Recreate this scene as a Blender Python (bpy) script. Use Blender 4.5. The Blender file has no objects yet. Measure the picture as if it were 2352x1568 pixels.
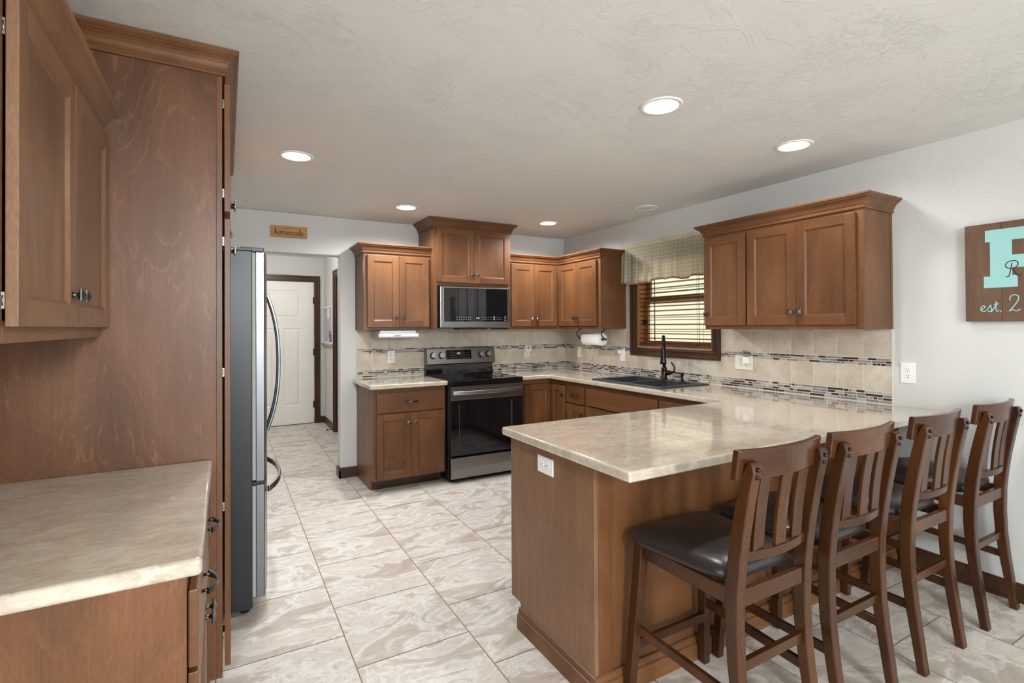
import bpy, bmesh, math, random
from mathutils import Vector, Matrix
random.seed(7)
SC = bpy.context.scene
COL = SC.collection
PI = math.pi

# ------------------------------------------------------------------ camera
F_PX, YAW, PITCH, ROLL, CAM_H = 1162.16, 0.5096, 0.0077, -0.0053, 1.3958
PX, PY = 1168.6, 740.4
fw = Vector((math.sin(YAW)*math.cos(PITCH), math.cos(YAW)*math.cos(PITCH), math.sin(PITCH)))
r0 = Vector((math.cos(YAW), -math.sin(YAW), 0)); u0 = r0.cross(fw)
rt = r0*math.cos(ROLL) + u0*math.sin(ROLL); upv = u0*math.cos(ROLL) - r0*math.sin(ROLL)
cam_d = bpy.data.cameras.new('camera'); cam = bpy.data.objects.new('camera', cam_d); COL.objects.link(cam)
cam_d.sensor_width = 36.0; cam_d.sensor_fit = 'HORIZONTAL'; cam_d.lens = F_PX*36.0/2352.0
cam_d.shift_x = (1176-PX)/2352.0; cam_d.shift_y = (PY-784)/2352.0
cam_d.clip_start = 0.05
m = Matrix((rt, upv, -fw)).transposed().to_4x4(); m.translation = Vector((0, 0, CAM_H)); cam.matrix_world = m
SC.camera = cam

# ------------------------------------------------------------------ view, world, sun, daylight
SC.view_settings.view_transform = 'Standard'; SC.view_settings.look = 'None'
SC.view_settings.gamma = 1.0; SC.view_settings.use_curve_mapping = False
SC.view_settings.exposure = 0.27
try:
    SC.cycles.use_denoising = True
    SC.cycles.max_bounces = 10; SC.cycles.diffuse_bounces = 5; SC.cycles.glossy_bounces = 4
    SC.cycles.transmission_bounces = 6; SC.cycles.sample_clamp_indirect = 6.0
    SC.cycles.caustics_reflective = False; SC.cycles.caustics_refractive = False
except Exception:
    pass
W = bpy.data.worlds.new('sky'); SC.world = W; W.use_nodes = True
wb = W.node_tree.nodes['Background']; wb.inputs[0].default_value = (0.80, 0.90, 1.0, 1); wb.inputs[1].default_value = 1.4

def lamp(name, typ, loc, rot, energy, color=(1, 1, 1), **kw):
    d = bpy.data.lights.new(name, typ); d.energy = energy; d.color = color
    for k, v in kw.items(): setattr(d, k, v)
    o = bpy.data.objects.new(name, d); COL.objects.link(o); o.location = loc; o.rotation_euler = rot
    return o
SUN = lamp('sun', 'SUN', (0, 0, 8), (0, 0, 0), 3.0, (1.0, 0.95, 0.88), angle=0.02)
SUN.rotation_euler = Vector((0.62, 0.25, -0.75)).to_track_quat('-Z', 'Y').to_euler()
# daylight entering by the glazed patio opening and the dining window behind the camera
lamp('patio_daylight', 'AREA', (1.3, -3.9, 1.25), (PI/2, 0, 0), 62.0, (0.86, 0.94, 1.0), shape='RECTANGLE', size=2.6, size_y=2.1)
lamp('dining_daylight', 'AREA', (-3.85, -1.6, 1.45), (PI/2, 0, -PI/2), 70.0, (0.88, 0.95, 1.0), shape='RECTANGLE', size=2.2, size_y=1.5)
lamp('added_hall_fill', 'POINT', (.35, 6.3, 2.2), (0, 0, 0), 36.0, (1.0, .98, .96), shadow_soft_size=.12)  # unseen point light added to brighten the hall door and floor
lamp('added_rear_fill', 'POINT', (.5, -3.0, 2.1), (0, 0, 0), 290.0, (.90, .96, 1.0), shadow_soft_size=.28)  # invented fill behind the camera, lifting near cabinets, counter and floor
LAMP_W = 15.0        # watts of each recessed ceiling lamp

# ------------------------------------------------------------------ room numbers (metres)
XR, XL, YB, CE = 3.475, -0.695, 4.86, 2.417
YREAR, XFARL = -4.0, -4.0
XF_UP, YF_UP = 3.155, 4.53        # faces of wall cabinets
XF_B, YF_B = 2.85, 4.25           # faces of base cabinets
CT, CTH = 0.914, 0.038            # counter top, thickness

# ------------------------------------------------------------------ mesh collector
class M:
    def __init__(s): s.v = []; s.f = []; s.mi = []; s.sm = []; s.att = None
    def quad(s, pts, mat=0, smooth=False):
        b = len(s.v); s.v += [tuple(p) for p in pts]; s.f.append(tuple(range(b, b+len(pts)))); s.mi.append(mat); s.sm.append(smooth); return s
    def box(s, x0, x1, y0, y1, z0, z1, mat=0):
        b = len(s.v)
        s.v += [(x0, y0, z0), (x1, y0, z0), (x1, y1, z0), (x0, y1, z0), (x0, y0, z1), (x1, y0, z1), (x1, y1, z1), (x0, y1, z1)]
        for f in ((0, 3, 2, 1), (4, 5, 6, 7), (0, 1, 5, 4), (1, 2, 6, 5), (2, 3, 7, 6), (3, 0, 4, 7)):
            s.f.append(tuple(b+i for i in f)); s.mi.append(mat); s.sm.append(False)
        return s
    def loft(s, rings, mat=0, smooth=False, caps=True, closed=True):
        b = len(s.v); n = len(rings[0])
        for r in rings: s.v += [tuple(p) for p in r]
        for i in range(len(rings)-1):
            for j in range(n if closed else n-1):
                k = (j+1) % n
                s.f.append((b+i*n+j, b+i*n+k, b+(i+1)*n+k, b+(i+1)*n+j)); s.mi.append(mat); s.sm.append(smooth)
        if caps and closed:
            s.f.append(tuple(b+j for j in range(n))[::-1]); s.mi.append(mat); s.sm.append(False)
            e = b+(len(rings)-1)*n
            s.f.append(tuple(e+j for j in range(n))); s.mi.append(mat); s.sm.append(False)
        return s
    def tube(s, pts, r, seg=10, mat=0, smooth=True, squash=None):
        pts = [Vector(p) for p in pts]; rings = []
        rr = r if isinstance(r, (list, tuple)) else [r]*len(pts)
        d = (pts[1]-pts[0]).normalized(); a = d.orthogonal().normalized()
        for i, p in enumerate(pts):
            if i == 0: d = pts[1]-pts[0]
            elif i == len(pts)-1: d = pts[i]-pts[i-1]
            else: d = (pts[i+1]-pts[i]).normalized()+(pts[i]-pts[i-1]).normalized()
            d.normalize(); a = a-d*a.dot(d)
            if a.length < 1e-6: a = d.orthogonal()
            a.normalize(); c = d.cross(a); ring = []
            for k in range(seg):
                t = 2*PI*k/seg; o = a*math.cos(t)*rr[i]+c*math.sin(t)*rr[i]
                if squash is not None:
                    nv, fct = squash; o = o-nv*o.dot(nv)*(1-fct)
                ring.append(p+o)
            rings.append(ring)
        return s.loft(rings, mat, smooth)
    def bar(s, pts, wdir, w, t, mat=0, smooth=False):
        # rectangular bar swept along pts; wdir fixed width direction
        pts = [Vector(p) for p in pts]; wd = Vector(wdir).normalized(); rings = []
        ww = w if isinstance(w, (list, tuple)) else [w]*len(pts)
        tt = t if isinstance(t, (list, tuple)) else [t]*len(pts)
        for i, p in enumerate(pts):
            d = (pts[min(i+1, len(pts)-1)]-pts[max(i-1, 0)]).normalized(); n = d.cross(wd).normalized()
            a, c = wd*ww[i]/2, n*tt[i]/2
            rings.append([p-a-c, p+a-c, p+a+c, p-a+c])
        return s.loft(rings, mat, smooth)
    def lathe(s, prof, c, axis='z', seg=28, mat=0, smooth=True, caps=True):
        rings = []
        for r, h in prof:
            ring = []
            for k in range(seg):
                t = 2*PI*k/seg; a, b = r*math.cos(t), r*math.sin(t)
                ring.append((c[0]+a, c[1]+b, c[2]+h) if axis == 'z' else (c[0]+h, c[1]+a, c[2]+b) if axis == 'x' else (c[0]+b, c[1]+h, c[2]+a))
            rings.append(ring)
        return s.loft(rings, mat, smooth, caps)
    def prism(s, poly, axis, a, b, mat=0):
        # poly in the two other axes (order: x:(y,z) y:(x,z) z:(x,y))
        def P(p, h): return (h, p[0], p[1]) if axis == 'x' else (p[0], h, p[1]) if axis == 'y' else (p[0], p[1], h)
        return s.loft([[P(p, a) for p in poly], [P(p, b) for p in poly]], mat)
    def cells(s, xs, ys, inside, z0, z1, mat=0, smat=None):
        # slab made of welded grid cells, only outer sides closed
        idx = {}
        def vid(i, j, k):
            if (i, j, k) not in idx:
                idx[(i, j, k)] = len(s.v); s.v.append((xs[i], ys[j], (z0, z1)[k]))
            return idx[(i, j, k)]
        nx, ny = len(xs)-1, len(ys)-1
        inn = [[inside((xs[i]+xs[i+1])/2, (ys[j]+ys[j+1])/2) for j in range(ny)] for i in range(nx)]
        g = lambda i, j: 0 <= i < nx and 0 <= j < ny and inn[i][j]
        def add(f, mm): s.f.append(f); s.mi.append(mm); s.sm.append(False)
        sm = mat if smat is None else smat
        for i in range(nx):
            for j in range(ny):
                if not inn[i][j]: continue
                add((vid(i, j, 1), vid(i+1, j, 1), vid(i+1, j+1, 1), vid(i, j+1, 1)), mat)
                add((vid(i, j, 0), vid(i, j+1, 0), vid(i+1, j+1, 0), vid(i+1, j, 0)), mat)
                if not g(i-1, j): add((vid(i, j, 0), vid(i, j, 1), vid(i, j+1, 1), vid(i, j+1, 0)), sm)
                if not g(i+1, j): add((vid(i+1, j, 0), vid(i+1, j+1, 0), vid(i+1, j+1, 1), vid(i+1, j, 1)), sm)
                if not g(i, j-1): add((vid(i, j, 0), vid(i+1, j, 0), vid(i+1, j, 1), vid(i, j, 1)), sm)
                if not g(i, j+1): add((vid(i, j+1, 0), vid(i, j+1, 1), vid(i+1, j+1, 1), vid(i+1, j+1, 0)), sm)
        return s
    def xf(s, fn): s.v = [tuple(fn(Vector(p))) for p in s.v]; return s
    def add(s, o, mat=None):
        b = len(s.v); s.v += o.v; s.f += [tuple(b+i for i in f) for f in o.f]
        s.mi += o.mi if mat is None else [mat]*len(o.mi); s.sm += o.sm; return s

def root_of(o):
    while o.parent: o = o.parent
    return o
def obj(name, mb, mats, parent=None, bevel=0.0, seg=2, world=True, sub=0, weld=False):
    off = Vector((0, 0, 0))
    if parent is not None and world: off = root_of(parent).location
    me = bpy.data.meshes.new(name)
    me.from_pydata([tuple(Vector(p)-off) for p in mb.v], [], mb.f)
    for mm in (mats if isinstance(mats, (list, tuple)) else [mats]): me.materials.append(mm)
    me.polygons.foreach_set('material_index', mb.mi); me.polygons.foreach_set('use_smooth', mb.sm)
    bm = bmesh.new(); bm.from_mesh(me)
    if weld: bmesh.ops.remove_doubles(bm, verts=bm.verts, dist=1e-5)
    bmesh.ops.recalc_face_normals(bm, faces=bm.faces)
    bm.to_mesh(me); bm.free(); me.update()
    o = bpy.data.objects.new(name, me); COL.objects.link(o)
    if parent is not None: o.parent = parent
    if bevel > 0:
        b = o.modifiers.new('bevel', 'BEVEL'); b.width = bevel; b.segments = seg; b.limit_method = 'ANGLE'; b.angle_limit = 0.6
        b.harden_normals = False
    if sub:
        q = o.modifiers.new('sub', 'SUBSURF'); q.levels = sub; q.render_levels = sub
    return o
def thing(name, label, cat, loc=(0, 0, 0), rz=0.0, group=None):
    o = bpy.data.objects.new(name, None); COL.objects.link(o); o.empty_display_size = 0.1
    o.location = loc; o.rotation_euler = (0, 0, rz); o['label'] = label; o['category'] = cat
    if group: o['group'] = group
    return o
def tag(o, label, cat, group=None):
    o['label'] = label; o['category'] = cat
    if group: o['group'] = group
    return o
def struct(o, label=None):
    o['kind'] = 'structure'
    if label: o['label'] = label
    return o
def centre(o):
    # move a single-mesh thing's origin to the centre of its base
    vs = o.data.vertices; lo = [min(v.co[i] for v in vs) for i in range(3)]; hi = [max(v.co[i] for v in vs) for i in range(3)]
    c = Vector(((lo[0]+hi[0])/2, (lo[1]+hi[1])/2, lo[2]))
    for v in vs: v.co = v.co-c
    o.location = o.location+c; return o
def copy_tree(o, parent=None):
    c = o.copy(); COL.objects.link(c)
    if parent is not None: c.parent = parent
    for ch in [x for x in o.children]: copy_tree(ch, c)
    return c

# ------------------------------------------------------------------ materials
def srgb(r, g, b):
    f = lambda c: (c/255)/12.92 if c/255 <= 0.04045 else ((c/255+0.055)/1.055)**2.4
    return (f(r), f(g), f(b), 1)
class NT:
    def __init__(s, name):
        s.mat = bpy.data.materials.new(name); s.mat.use_nodes = True; s.t = s.mat.node_tree
        s.b = s.t.nodes['Principled BSDF']; s.tc = None
    def n(s, typ, **kw):
        nd = s.t.nodes.new(typ)
        for k, v in kw.items(): setattr(nd, k, v)
        return nd
    def l(s, a, b): s.t.links.new(a, b)
    def co(s):
        if s.tc is None: s.tc = s.n('ShaderNodeTexCoord')
        return s.tc.outputs['Object']
    def rnd(s, k=23.0, attr=None):
        # object coordinates shifted by a random amount per object (and per tile, if an attribute is named)
        oi = s.n('ShaderNodeObjectInfo'); mu = s.n('ShaderNodeVectorMath', operation='SCALE'); mu.inputs[0].default_value = (1, 1.7, 2.3); 
        s.l(oi.outputs['Random'], mu.inputs['Scale']); sc = s.n('ShaderNodeVectorMath', operation='SCALE'); s.l(mu.outputs[0], sc.inputs[0]); sc.inputs['Scale'].default_value = k
        ad = s.n('ShaderNodeVectorMath', operation='ADD'); s.l(s.co(), ad.inputs[0]); s.l(sc.outputs[0], ad.inputs[1]); return ad.outputs[0]
    def att(s, name):
        a = s.n('ShaderNodeAttribute', attribute_name=name); return a
    def mapv(s, vec, scale=(1, 1, 1), rot=(0, 0, 0), loc=(0, 0, 0)):
        mp = s.n('ShaderNodeMapping'); s.l(vec, mp.inputs['Vector']); mp.inputs['Scale'].default_value = scale; mp.inputs['Rotation'].default_value = rot; mp.inputs['Location'].default_value = loc
        return mp.outputs[0]
    def noise(s, vec, scale, detail=4, rough=0.55, dist=0.0):
        nd = s.n('ShaderNodeTexNoise'); s.l(vec, nd.inputs['Vector']); nd.inputs['Scale'].default_value = scale
        nd.inputs['Detail'].default_value = detail; nd.inputs['Roughness'].default_value = rough; nd.inputs['Distortion'].default_value = dist
        return nd.outputs['Fac']
    def ramp(s, fac, stops):
        r = s.n('ShaderNodeValToRGB'); s.l(fac, r.inputs[0]); e = r.color_ramp.elements
        while len(e) < len(stops): e.new(0.5)
        for i, (p, c) in enumerate(stops): e[i].position = p; e[i].color = c if len(c) == 4 else (*c, 1)
        return r.outputs[0]
    def mix(s, fac, a, b, typ='MIX'):
        mx = s.n('ShaderNodeMix', data_type='RGBA', blend_type=typ)
        for i, v in ((0, fac), (6, a), (7, b)):
            if isinstance(v, (int, float)): mx.inputs[i].default_value = v
            elif isinstance(v, tuple): mx.inputs[i].default_value = v
            else: s.l(v, mx.inputs[i])
        return mx.outputs[2]
    def math(s, op, a, b=None):
        nd = s.n('ShaderNodeMath', operation=op)
        for i, v in enumerate((a, b)):
            if v is None: continue
            if isinstance(v, (int, float)): nd.inputs[i].default_value = v
            else: s.l(v, nd.inputs[i])
        return nd.outputs[0]
    def bump(s, h, strength=0.2, dist=0.01):
        bp = s.n('ShaderNodeBump'); s.l(h, bp.inputs['Height']); bp.inputs['Strength'].default_value = strength; bp.inputs['Distance'].default_value = dist
        s.l(bp.outputs[0], s.b.inputs['Normal'])
    def set(s, **kw):
        nm = dict(color='Base Color', rough='Roughness', metal='Metallic', spec='Specular IOR Level', coat='Coat Weight', coatr='Coat Roughness', trans='Transmission Weight', ior='IOR', emit='Emission Color', es='Emission Strength', alpha='Alpha', sss='Subsurface Weight')
        for k, v in kw.items():
            i = s.b.inputs[nm[k]]
            if hasattr(v, 'is_output'): s.l(v, i)
            else: i.default_value = v
        return s.mat
def flat(name, col, rough=0.5, metal=0.0, **kw): return NT(name).set(color=col, rough=rough, metal=metal, **kw)

BLK = (0, 0, 0, 1); WHT = (1, 1, 1, 1)
def wood(name, dark, mid, light, axis='z', figure=1.0, rough=0.36, scale=1.0, lines=0.22):
    t = NT(name); v = t.rnd()
    sc = {'z': (1, 1, .30), 'x': (.30, 1, 1), 'y': (1, .30, 1)}[axis]
    fi = {'z': (1, 1, .035), 'x': (.035, 1, 1), 'y': (1, .035, 1)}[axis]
    fk = {'z': (1, 1, .25), 'x': (.25, 1, 1), 'y': (1, .25, 1)}[axis]
    vm = t.mapv(v, sc)
    n1 = t.noise(vm, 3.2*scale, 6, 0.5, 0.9)
    big = t.noise(v, 2.3, 4, 0.55, 0.4)
    n2 = t.noise(t.mapv(v, fi), 150*scale, 3, 0.6)
    n3 = t.noise(t.mapv(v, fi), 22*scale, 3, 0.5, 0.3)
    fl = t.noise(t.mapv(v, fk), 210, 4, 0.75)
    rag = t.noise(t.mapv(v, fk), 26, 6, 0.7, 0.5)
    base = t.ramp(n1, [(0.25, dark), (0.5, mid), (0.78, light)])
    ph = t.math('ADD', t.math('MULTIPLY', n1, 13.0*figure), t.math('MULTIPLY', rag, 0.75))
    fr = t.math('FRACT', ph)
    ln = t.ramp(fr, [(0.0, BLK), (0.78, BLK), (0.955, WHT), (1.0, BLK)])
    msk = t.ramp(t.noise(v, 5.0, 4, 0.6, 0.6), [(0.40, BLK), (0.62, WHT)])
    ln = t.math('MULTIPLY', t.math('MULTIPLY', ln, msk), lines)
    c1 = t.mix(ln, base, tuple(min(1, x*1.3+0.012) for x in light[:3])+(1,))
    g2 = t.ramp(n2, [(0.3, (0.88, 0.88, 0.88, 1)), (0.7, (1.05, 1.05, 1.05, 1))])
    g3 = t.ramp(n3, [(0.3, (0.90, 0.89, 0.88, 1)), (0.7, (1.05, 1.05, 1.05, 1))])
    g4 = t.ramp(fl, [(0.35, (0.84, 0.83, 0.82, 1)), (0.6, (1.05, 1.05, 1.05, 1))])
    g5 = t.ramp(big, [(0.3, (0.86, 0.85, 0.84, 1)), (0.7, (1.08, 1.08, 1.08, 1))])
    c2 = c1
    for g in (g2, g3, g4, g5): c2 = t.mix(1.0, c2, g, 'MULTIPLY')
    t.bump(n2, 0.05, 0.002)
    return t.set(color=c2, rough=rough, spec=0.4)
WD, WM, WL = srgb(84, 53, 30), srgb(107, 69, 41), srgb(131, 87, 54)
wood_v = wood('maple_vertical', WD, WM, WL, 'z')
wood_x = wood('maple_horizontal', WD, WM, WL, 'x')
wood_y = wood('maple_depthwise', WD, WM, WL, 'y')
wood_lit_v = wood('maple_lit_tone_vertical', srgb(104, 74, 52), srgb(128, 94, 69), srgb(150, 112, 84), 'z')  # same maple, lightened so the colour carries the light on these faces
wood_lit_x = wood('maple_lit_tone_horizontal', srgb(104, 74, 52), srgb(128, 94, 69), srgb(150, 112, 84), 'x')
WP = dict(figure=1.0, scale=1.0, lines=0.6)
veneer = wood('maple_veneer', srgb(82, 53, 34), srgb(105, 69, 45), srgb(128, 87, 60), 'z', **WP)
CD, CM_, CL = srgb(42, 23, 11), srgb(68, 38, 19), srgb(98, 58, 30)
chair_w = wood('stool_wood', CD, CM_, CL, 'z', figure=.7, rough=0.24, lines=0.1)
chair_x = wood('stool_wood_cross', CD, CM_, CL, 'x', figure=.7, rough=0.22, lines=0.1)
trim_w = wood('trim_wood', srgb(54, 34, 22), srgb(70, 45, 30), srgb(88, 58, 40), 'z', rough=0.35, lines=0.15)
trim_y = wood('trim_wood_long', srgb(54, 34, 22), srgb(70, 45, 30), srgb(88, 58, 40), 'y', rough=0.35, lines=0.15)
oak = wood('window_wood', srgb(120, 70, 34), srgb(150, 92, 48), srgb(178, 118, 66), 'z', rough=0.4, lines=0.2)

def plaster(name, col, bump, scale):
    t = NT(name); v = t.co()
    a = t.noise(v, scale*2.6, 8, 0.72, 1.2); b = t.noise(v, scale*0.33, 4, 0.6, 1.0); c = t.noise(v, scale*.6, 5, 0.6, 1.8)
    h = t.ramp(a, [(0.47, BLK), (0.56, WHT)])
    edge = t.ramp(c, [(0.50, BLK), (0.512, WHT), (0.60, WHT), (0.75, BLK)])
    hh = t.mix(t.ramp(b, [(0.46, BLK), (0.58, WHT)]), BLK, h)
    f2 = t.mix(0.45, hh, edge)
    t.bump(f2, bump, 0.0025)
    return t.set(color=col, rough=0.85, spec=0.2)
m_wall = plaster('wall_paint', srgb(204, 203, 199), 0.35, 9.0)
m_ceil = plaster('ceiling_texture', srgb(224, 223, 220), 0.75, 6.5)

def floor_mat():
    t = NT('floor_tile'); a = t.att('rnd')
    ad = t.n('ShaderNodeVectorMath', operation='ADD'); t.l(t.co(), ad.inputs[0]); t.l(a.outputs['Vector'], ad.inputs[1]); v = ad.outputs[0]
    vm = t.mapv(v, (1, 1.9, 1), (0, 0, 0.35))
    n1 = t.noise(vm, 3.0, 7, 0.6, 1.3)
    n2 = t.noise(v, 26, 5, 0.7, 0.8)
    c = t.ramp(n1, [(0.30, srgb(170, 158, 144)), (0.44, srgb(190, 180, 168)), (0.50, srgb(220, 214, 206)), (0.56, srgb(200, 191, 180)), (0.72, srgb(212, 205, 195))])
    g = t.ramp(n2, [(0.28, (0.80, 0.78, 0.76, 1)), (0.45, (1, 1, 1, 1)), (0.75, (1.03, 1.03, 1.03, 1))])
    vein = t.noise(vm, 5.5, 8, 0.65, 2.2)
    vl = t.ramp(vein, [(0.485, BLK), (0.50, WHT), (0.515, BLK)])
    c = t.mix(t.math('MULTIPLY', vl, 0.28), t.mix(1.0, c, g, 'MULTIPLY'), srgb(150, 130, 112))
    t.bump(n2, 0.06, 0.003)
    return t.set(color=c, rough=0.42, spec=0.4)
m_tile = floor_mat()
m_grout = flat('floor_grout', srgb(150, 122, 96), 0.9)

def laminate(name, ang):
    t = NT(name); v = t.co()
    vm = t.mapv(v, (1, 2.0, 1.6), (0, 0, ang))
    n1 = t.noise(vm, 4.5, 8, 0.7, 0.8); n2 = t.noise(vm, 30, 8, 0.78, 0.6); n3 = t.noise(vm, 14, 8, 0.7, 1.2)
    c = t.ramp(n1, [(0.3, srgb(176, 160, 140)), (0.5, srgb(194, 181, 164)), (0.7, srgb(206, 196, 182))])
    g = t.ramp(n2, [(0.32, (0.80, 0.79, 0.78, 1)), (0.52, (1.0, 1.0, 1.0, 1)), (0.68, (1.13, 1.13, 1.14, 1))])
    f = t.ramp(n3, [(0.57, BLK), (0.64, WHT)])
    c = t.mix(t.math('MULTIPLY', f, 0.5), t.mix(1.0, c, g, 'MULTIPLY'), srgb(218, 210, 198))
    return t.set(color=c, rough=0.13, spec=0.6, coat=0.8, coatr=0.06)
m_counter = laminate('counter_laminate', 0.0)

def splash_mat():
    t = NT('splash_tile'); a = t.att('rnd')
    ad = t.n('ShaderNodeVectorMath', operation='ADD'); t.l(t.co(), ad.inputs[0]); t.l(a.outputs['Vector'], ad.inputs[1]); v = ad.outputs[0]
    n1 = t.noise(v, 7, 6, 0.6, 0.4); n2 = t.noise(v, 60, 4, 0.7)
    c = t.ramp(n1, [(0.3, srgb(182, 168, 149)), (0.5, srgb(197, 185, 168)), (0.7, srgb(209, 199, 184))])
    g = t.ramp(n2, [(0.3, (0.90, 0.89, 0.88, 1)), (0.6, (1.02, 1.02, 1.02, 1))])
    return t.set(color=t.mix(1.0, c, g, 'MULTIPLY'), rough=0.38, spec=0.4)
m_splash = splash_mat()
m_sgrout = flat('splash_grout', srgb(214, 206, 194), 0.9)
mos = [flat('mosaic_dark', srgb(62, 48, 42), 0.15), flat('mosaic_grey', srgb(128, 128, 126), 0.15), flat('mosaic_tan', srgb(176, 162, 142), 0.35), flat('mosaic_mauve', srgb(150, 134, 124), 0.3), flat('mosaic_pale', srgb(178, 174, 168), 0.2)]

def steel(name, col, rough, axis='z'):
    t = NT(name); v = t.co(); sc = {'z': (60, 60, 1), 'x': (1, 60, 60), 'y': (60, 1, 60)}[axis]
    n = t.noise(t.mapv(v, sc), 6, 3, 0.6)
    c = t.mix(1.0, col, t.ramp(n, [(0.3, (0.92, 0.92, 0.92, 1)), (0.7, (1.05, 1.05, 1.05, 1))]), 'MULTIPLY')
    return t.set(color=c, rough=rough, metal=1.0)
m_steel = steel('stainless_steel', srgb(122, 122, 125), 0.27, 'z')
m_steelx = steel('stainless_steel_brushed', srgb(172, 170, 170), 0.28, 'x')
m_darksteel = steel('grey_steel', srgb(104, 106, 112), 0.25, 'z')
m_blksteel = steel('black_stainless', srgb(138, 134, 132), 0.28, 'x')
m_blackglass = flat('black_glass', (0.006, 0.006, 0.007, 1), 0.03, spec=0.6)
m_black = flat('black_plastic', (0.012, 0.012, 0.013, 1), 0.35)
m_fridge_side = NT('fridge_side_paint')
_n = m_fridge_side.noise(m_fridge_side.co(), 620, 2, 0.5); m_fridge_side.bump(_n, 0.22, 0.001)
m_fridge_side = m_fridge_side.set(color=(0.012, 0.012, 0.014, 1), rough=0.30, spec=0.45)
m_gasket = flat('grey_gasket', srgb(170, 168, 164), 0.5)
m_pewter = flat('pewter', srgb(104, 102, 102), 0.3, 1.0)
m_bronze = flat('dark_bronze', srgb(52, 44, 42), 0.28, 0.9)
m_iron = flat('black_iron', (0.015, 0.014, 0.014, 1), 0.4, 0.5)
m_nickel = flat('nickel', srgb(150, 147, 142), 0.35, 1.0)
m_white = flat('white_plastic', srgb(236, 235, 232), 0.35)
m_ivory = flat('ivory_plastic', srgb(226, 221, 208), 0.4)
m_slot = flat('dark_slot', (0.03, 0.03, 0.03, 1), 0.6)
m_sink = NT('granite_sink'); _n = m_sink.noise(m_sink.co(), 300, 2, 0.5)
m_sink = m_sink.set(color=m_sink.ramp(_n, [(0.4, srgb(40, 41, 44)), (0.8, srgb(62, 63, 66))]), rough=0.42)
def leather():
    t = NT('seat_leather'); n = t.noise(t.co(), 180, 3, 0.6); t.bump(n, 0.12, 0.002)
    return t.set(color=srgb(44, 37, 36), rough=0.30, spec=0.5)
m_leather = leather()
m_paper = flat('paper_white', srgb(242, 242, 240), 0.85)
m_door = flat('painted_door', srgb(226, 222, 214), 0.45)
m_glass = NT('clear_glass')
_tr = m_glass.n('ShaderNodeBsdfTransparent'); _gl = m_glass.n('ShaderNodeBsdfGlossy'); _gl.inputs['Roughness'].default_value = 0.0
_mx = m_glass.n('ShaderNodeMixShader'); _mx.inputs[0].default_value = 0.06
m_glass.l(_tr.outputs[0], _mx.inputs[1]); m_glass.l(_gl.outputs[0], _mx.inputs[2]); m_glass.l(_mx.outputs[0], m_glass.t.nodes['Material Output'].inputs[0]); m_glass = m_glass.mat
m_clear = NT('clear_plastic').set(color=(0.95, 0.95, 0.96, 1), rough=0.08, trans=0.9, ior=1.2)
m_teal = flat('teal_paint', srgb(146, 192, 190), 0.7)
m_ink = flat('black_ink', (0.012, 0.012, 0.012, 1), 0.6)
m_lens = NT('lamp_lens').set(color=WHT, rough=0.5, emit=(1.0, 0.97, 0.92, 1), es=9.0)
m_lens_off = flat('lamp_lens_off', srgb(224, 222, 216), 0.5)
m_trimwhite = flat('lamp_trim_white', srgb(238, 236, 230), 0.5)
m_screen = NT('display_blue').set(color=BLK, rough=0.3, emit=(0.62, 0.66, 1.0, 1), es=1.3)
m_print = flat('grey_print', srgb(138, 138, 140), 0.5)
m_lcd = flat('lcd_grey_green', srgb(140, 152, 136), 0.3)
m_silver = flat('silver_plastic', srgb(168, 168, 170), 0.3, 0.3)
m_blind = flat('blind_slat', srgb(70, 44, 30), 0.35)
m_cord = flat('white_cord', srgb(226, 226, 222), 0.5)
m_seam = flat('dark_gap', (0.008, 0.006, 0.005, 1), 0.8)
m_siding = NT('vinyl_siding').set(color=srgb(218, 203, 172), rough=0.7)
m_grass = flat('lawn_green', srgb(92, 112, 60), 0.9)
def cloth():
    t = NT('valance_cloth'); v = t.co()
    w1 = t.n('ShaderNodeTexWave', bands_direction='Z'); t.l(v, w1.inputs[0]); w1.inputs['Scale'].default_value = 9.0
    w2 = t.n('ShaderNodeTexWave', bands_direction='Y'); t.l(v, w2.inputs[0]); w2.inputs['Scale'].default_value = 9.0
    a = t.math('MULTIPLY', t.math('ADD', w1.outputs['Fac'], w2.outputs['Fac']), 0.5)
    c = t.ramp(a, [(0.1, srgb(226, 214, 184)), (0.9, srgb(244, 238, 218))])
    tr = t.n('ShaderNodeBsdfTranslucent'); t.l(c, tr.inputs[0]); mx = t.n('ShaderNodeMixShader'); mx.inputs[0].default_value = 0.62
    t.set(color=c, rough=0.9, spec=0.1)
    out = t.t.nodes['Material Output']; t.l(t.b.outputs[0], mx.inputs[1]); t.l(tr.outputs[0], mx.inputs[2]); t.l(mx.outputs[0], out.inputs[0])
    return t.mat
m_cloth = cloth()
m_hem = flat('valance_hem', srgb(150, 118, 92), 0.9)

def set_rnd(o, vals):
    a = o.data.attributes.new('rnd', 'FLOAT_VECTOR', 'POINT')
    a.data.foreach_set('vector', [c for v in vals for c in v])

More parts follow.
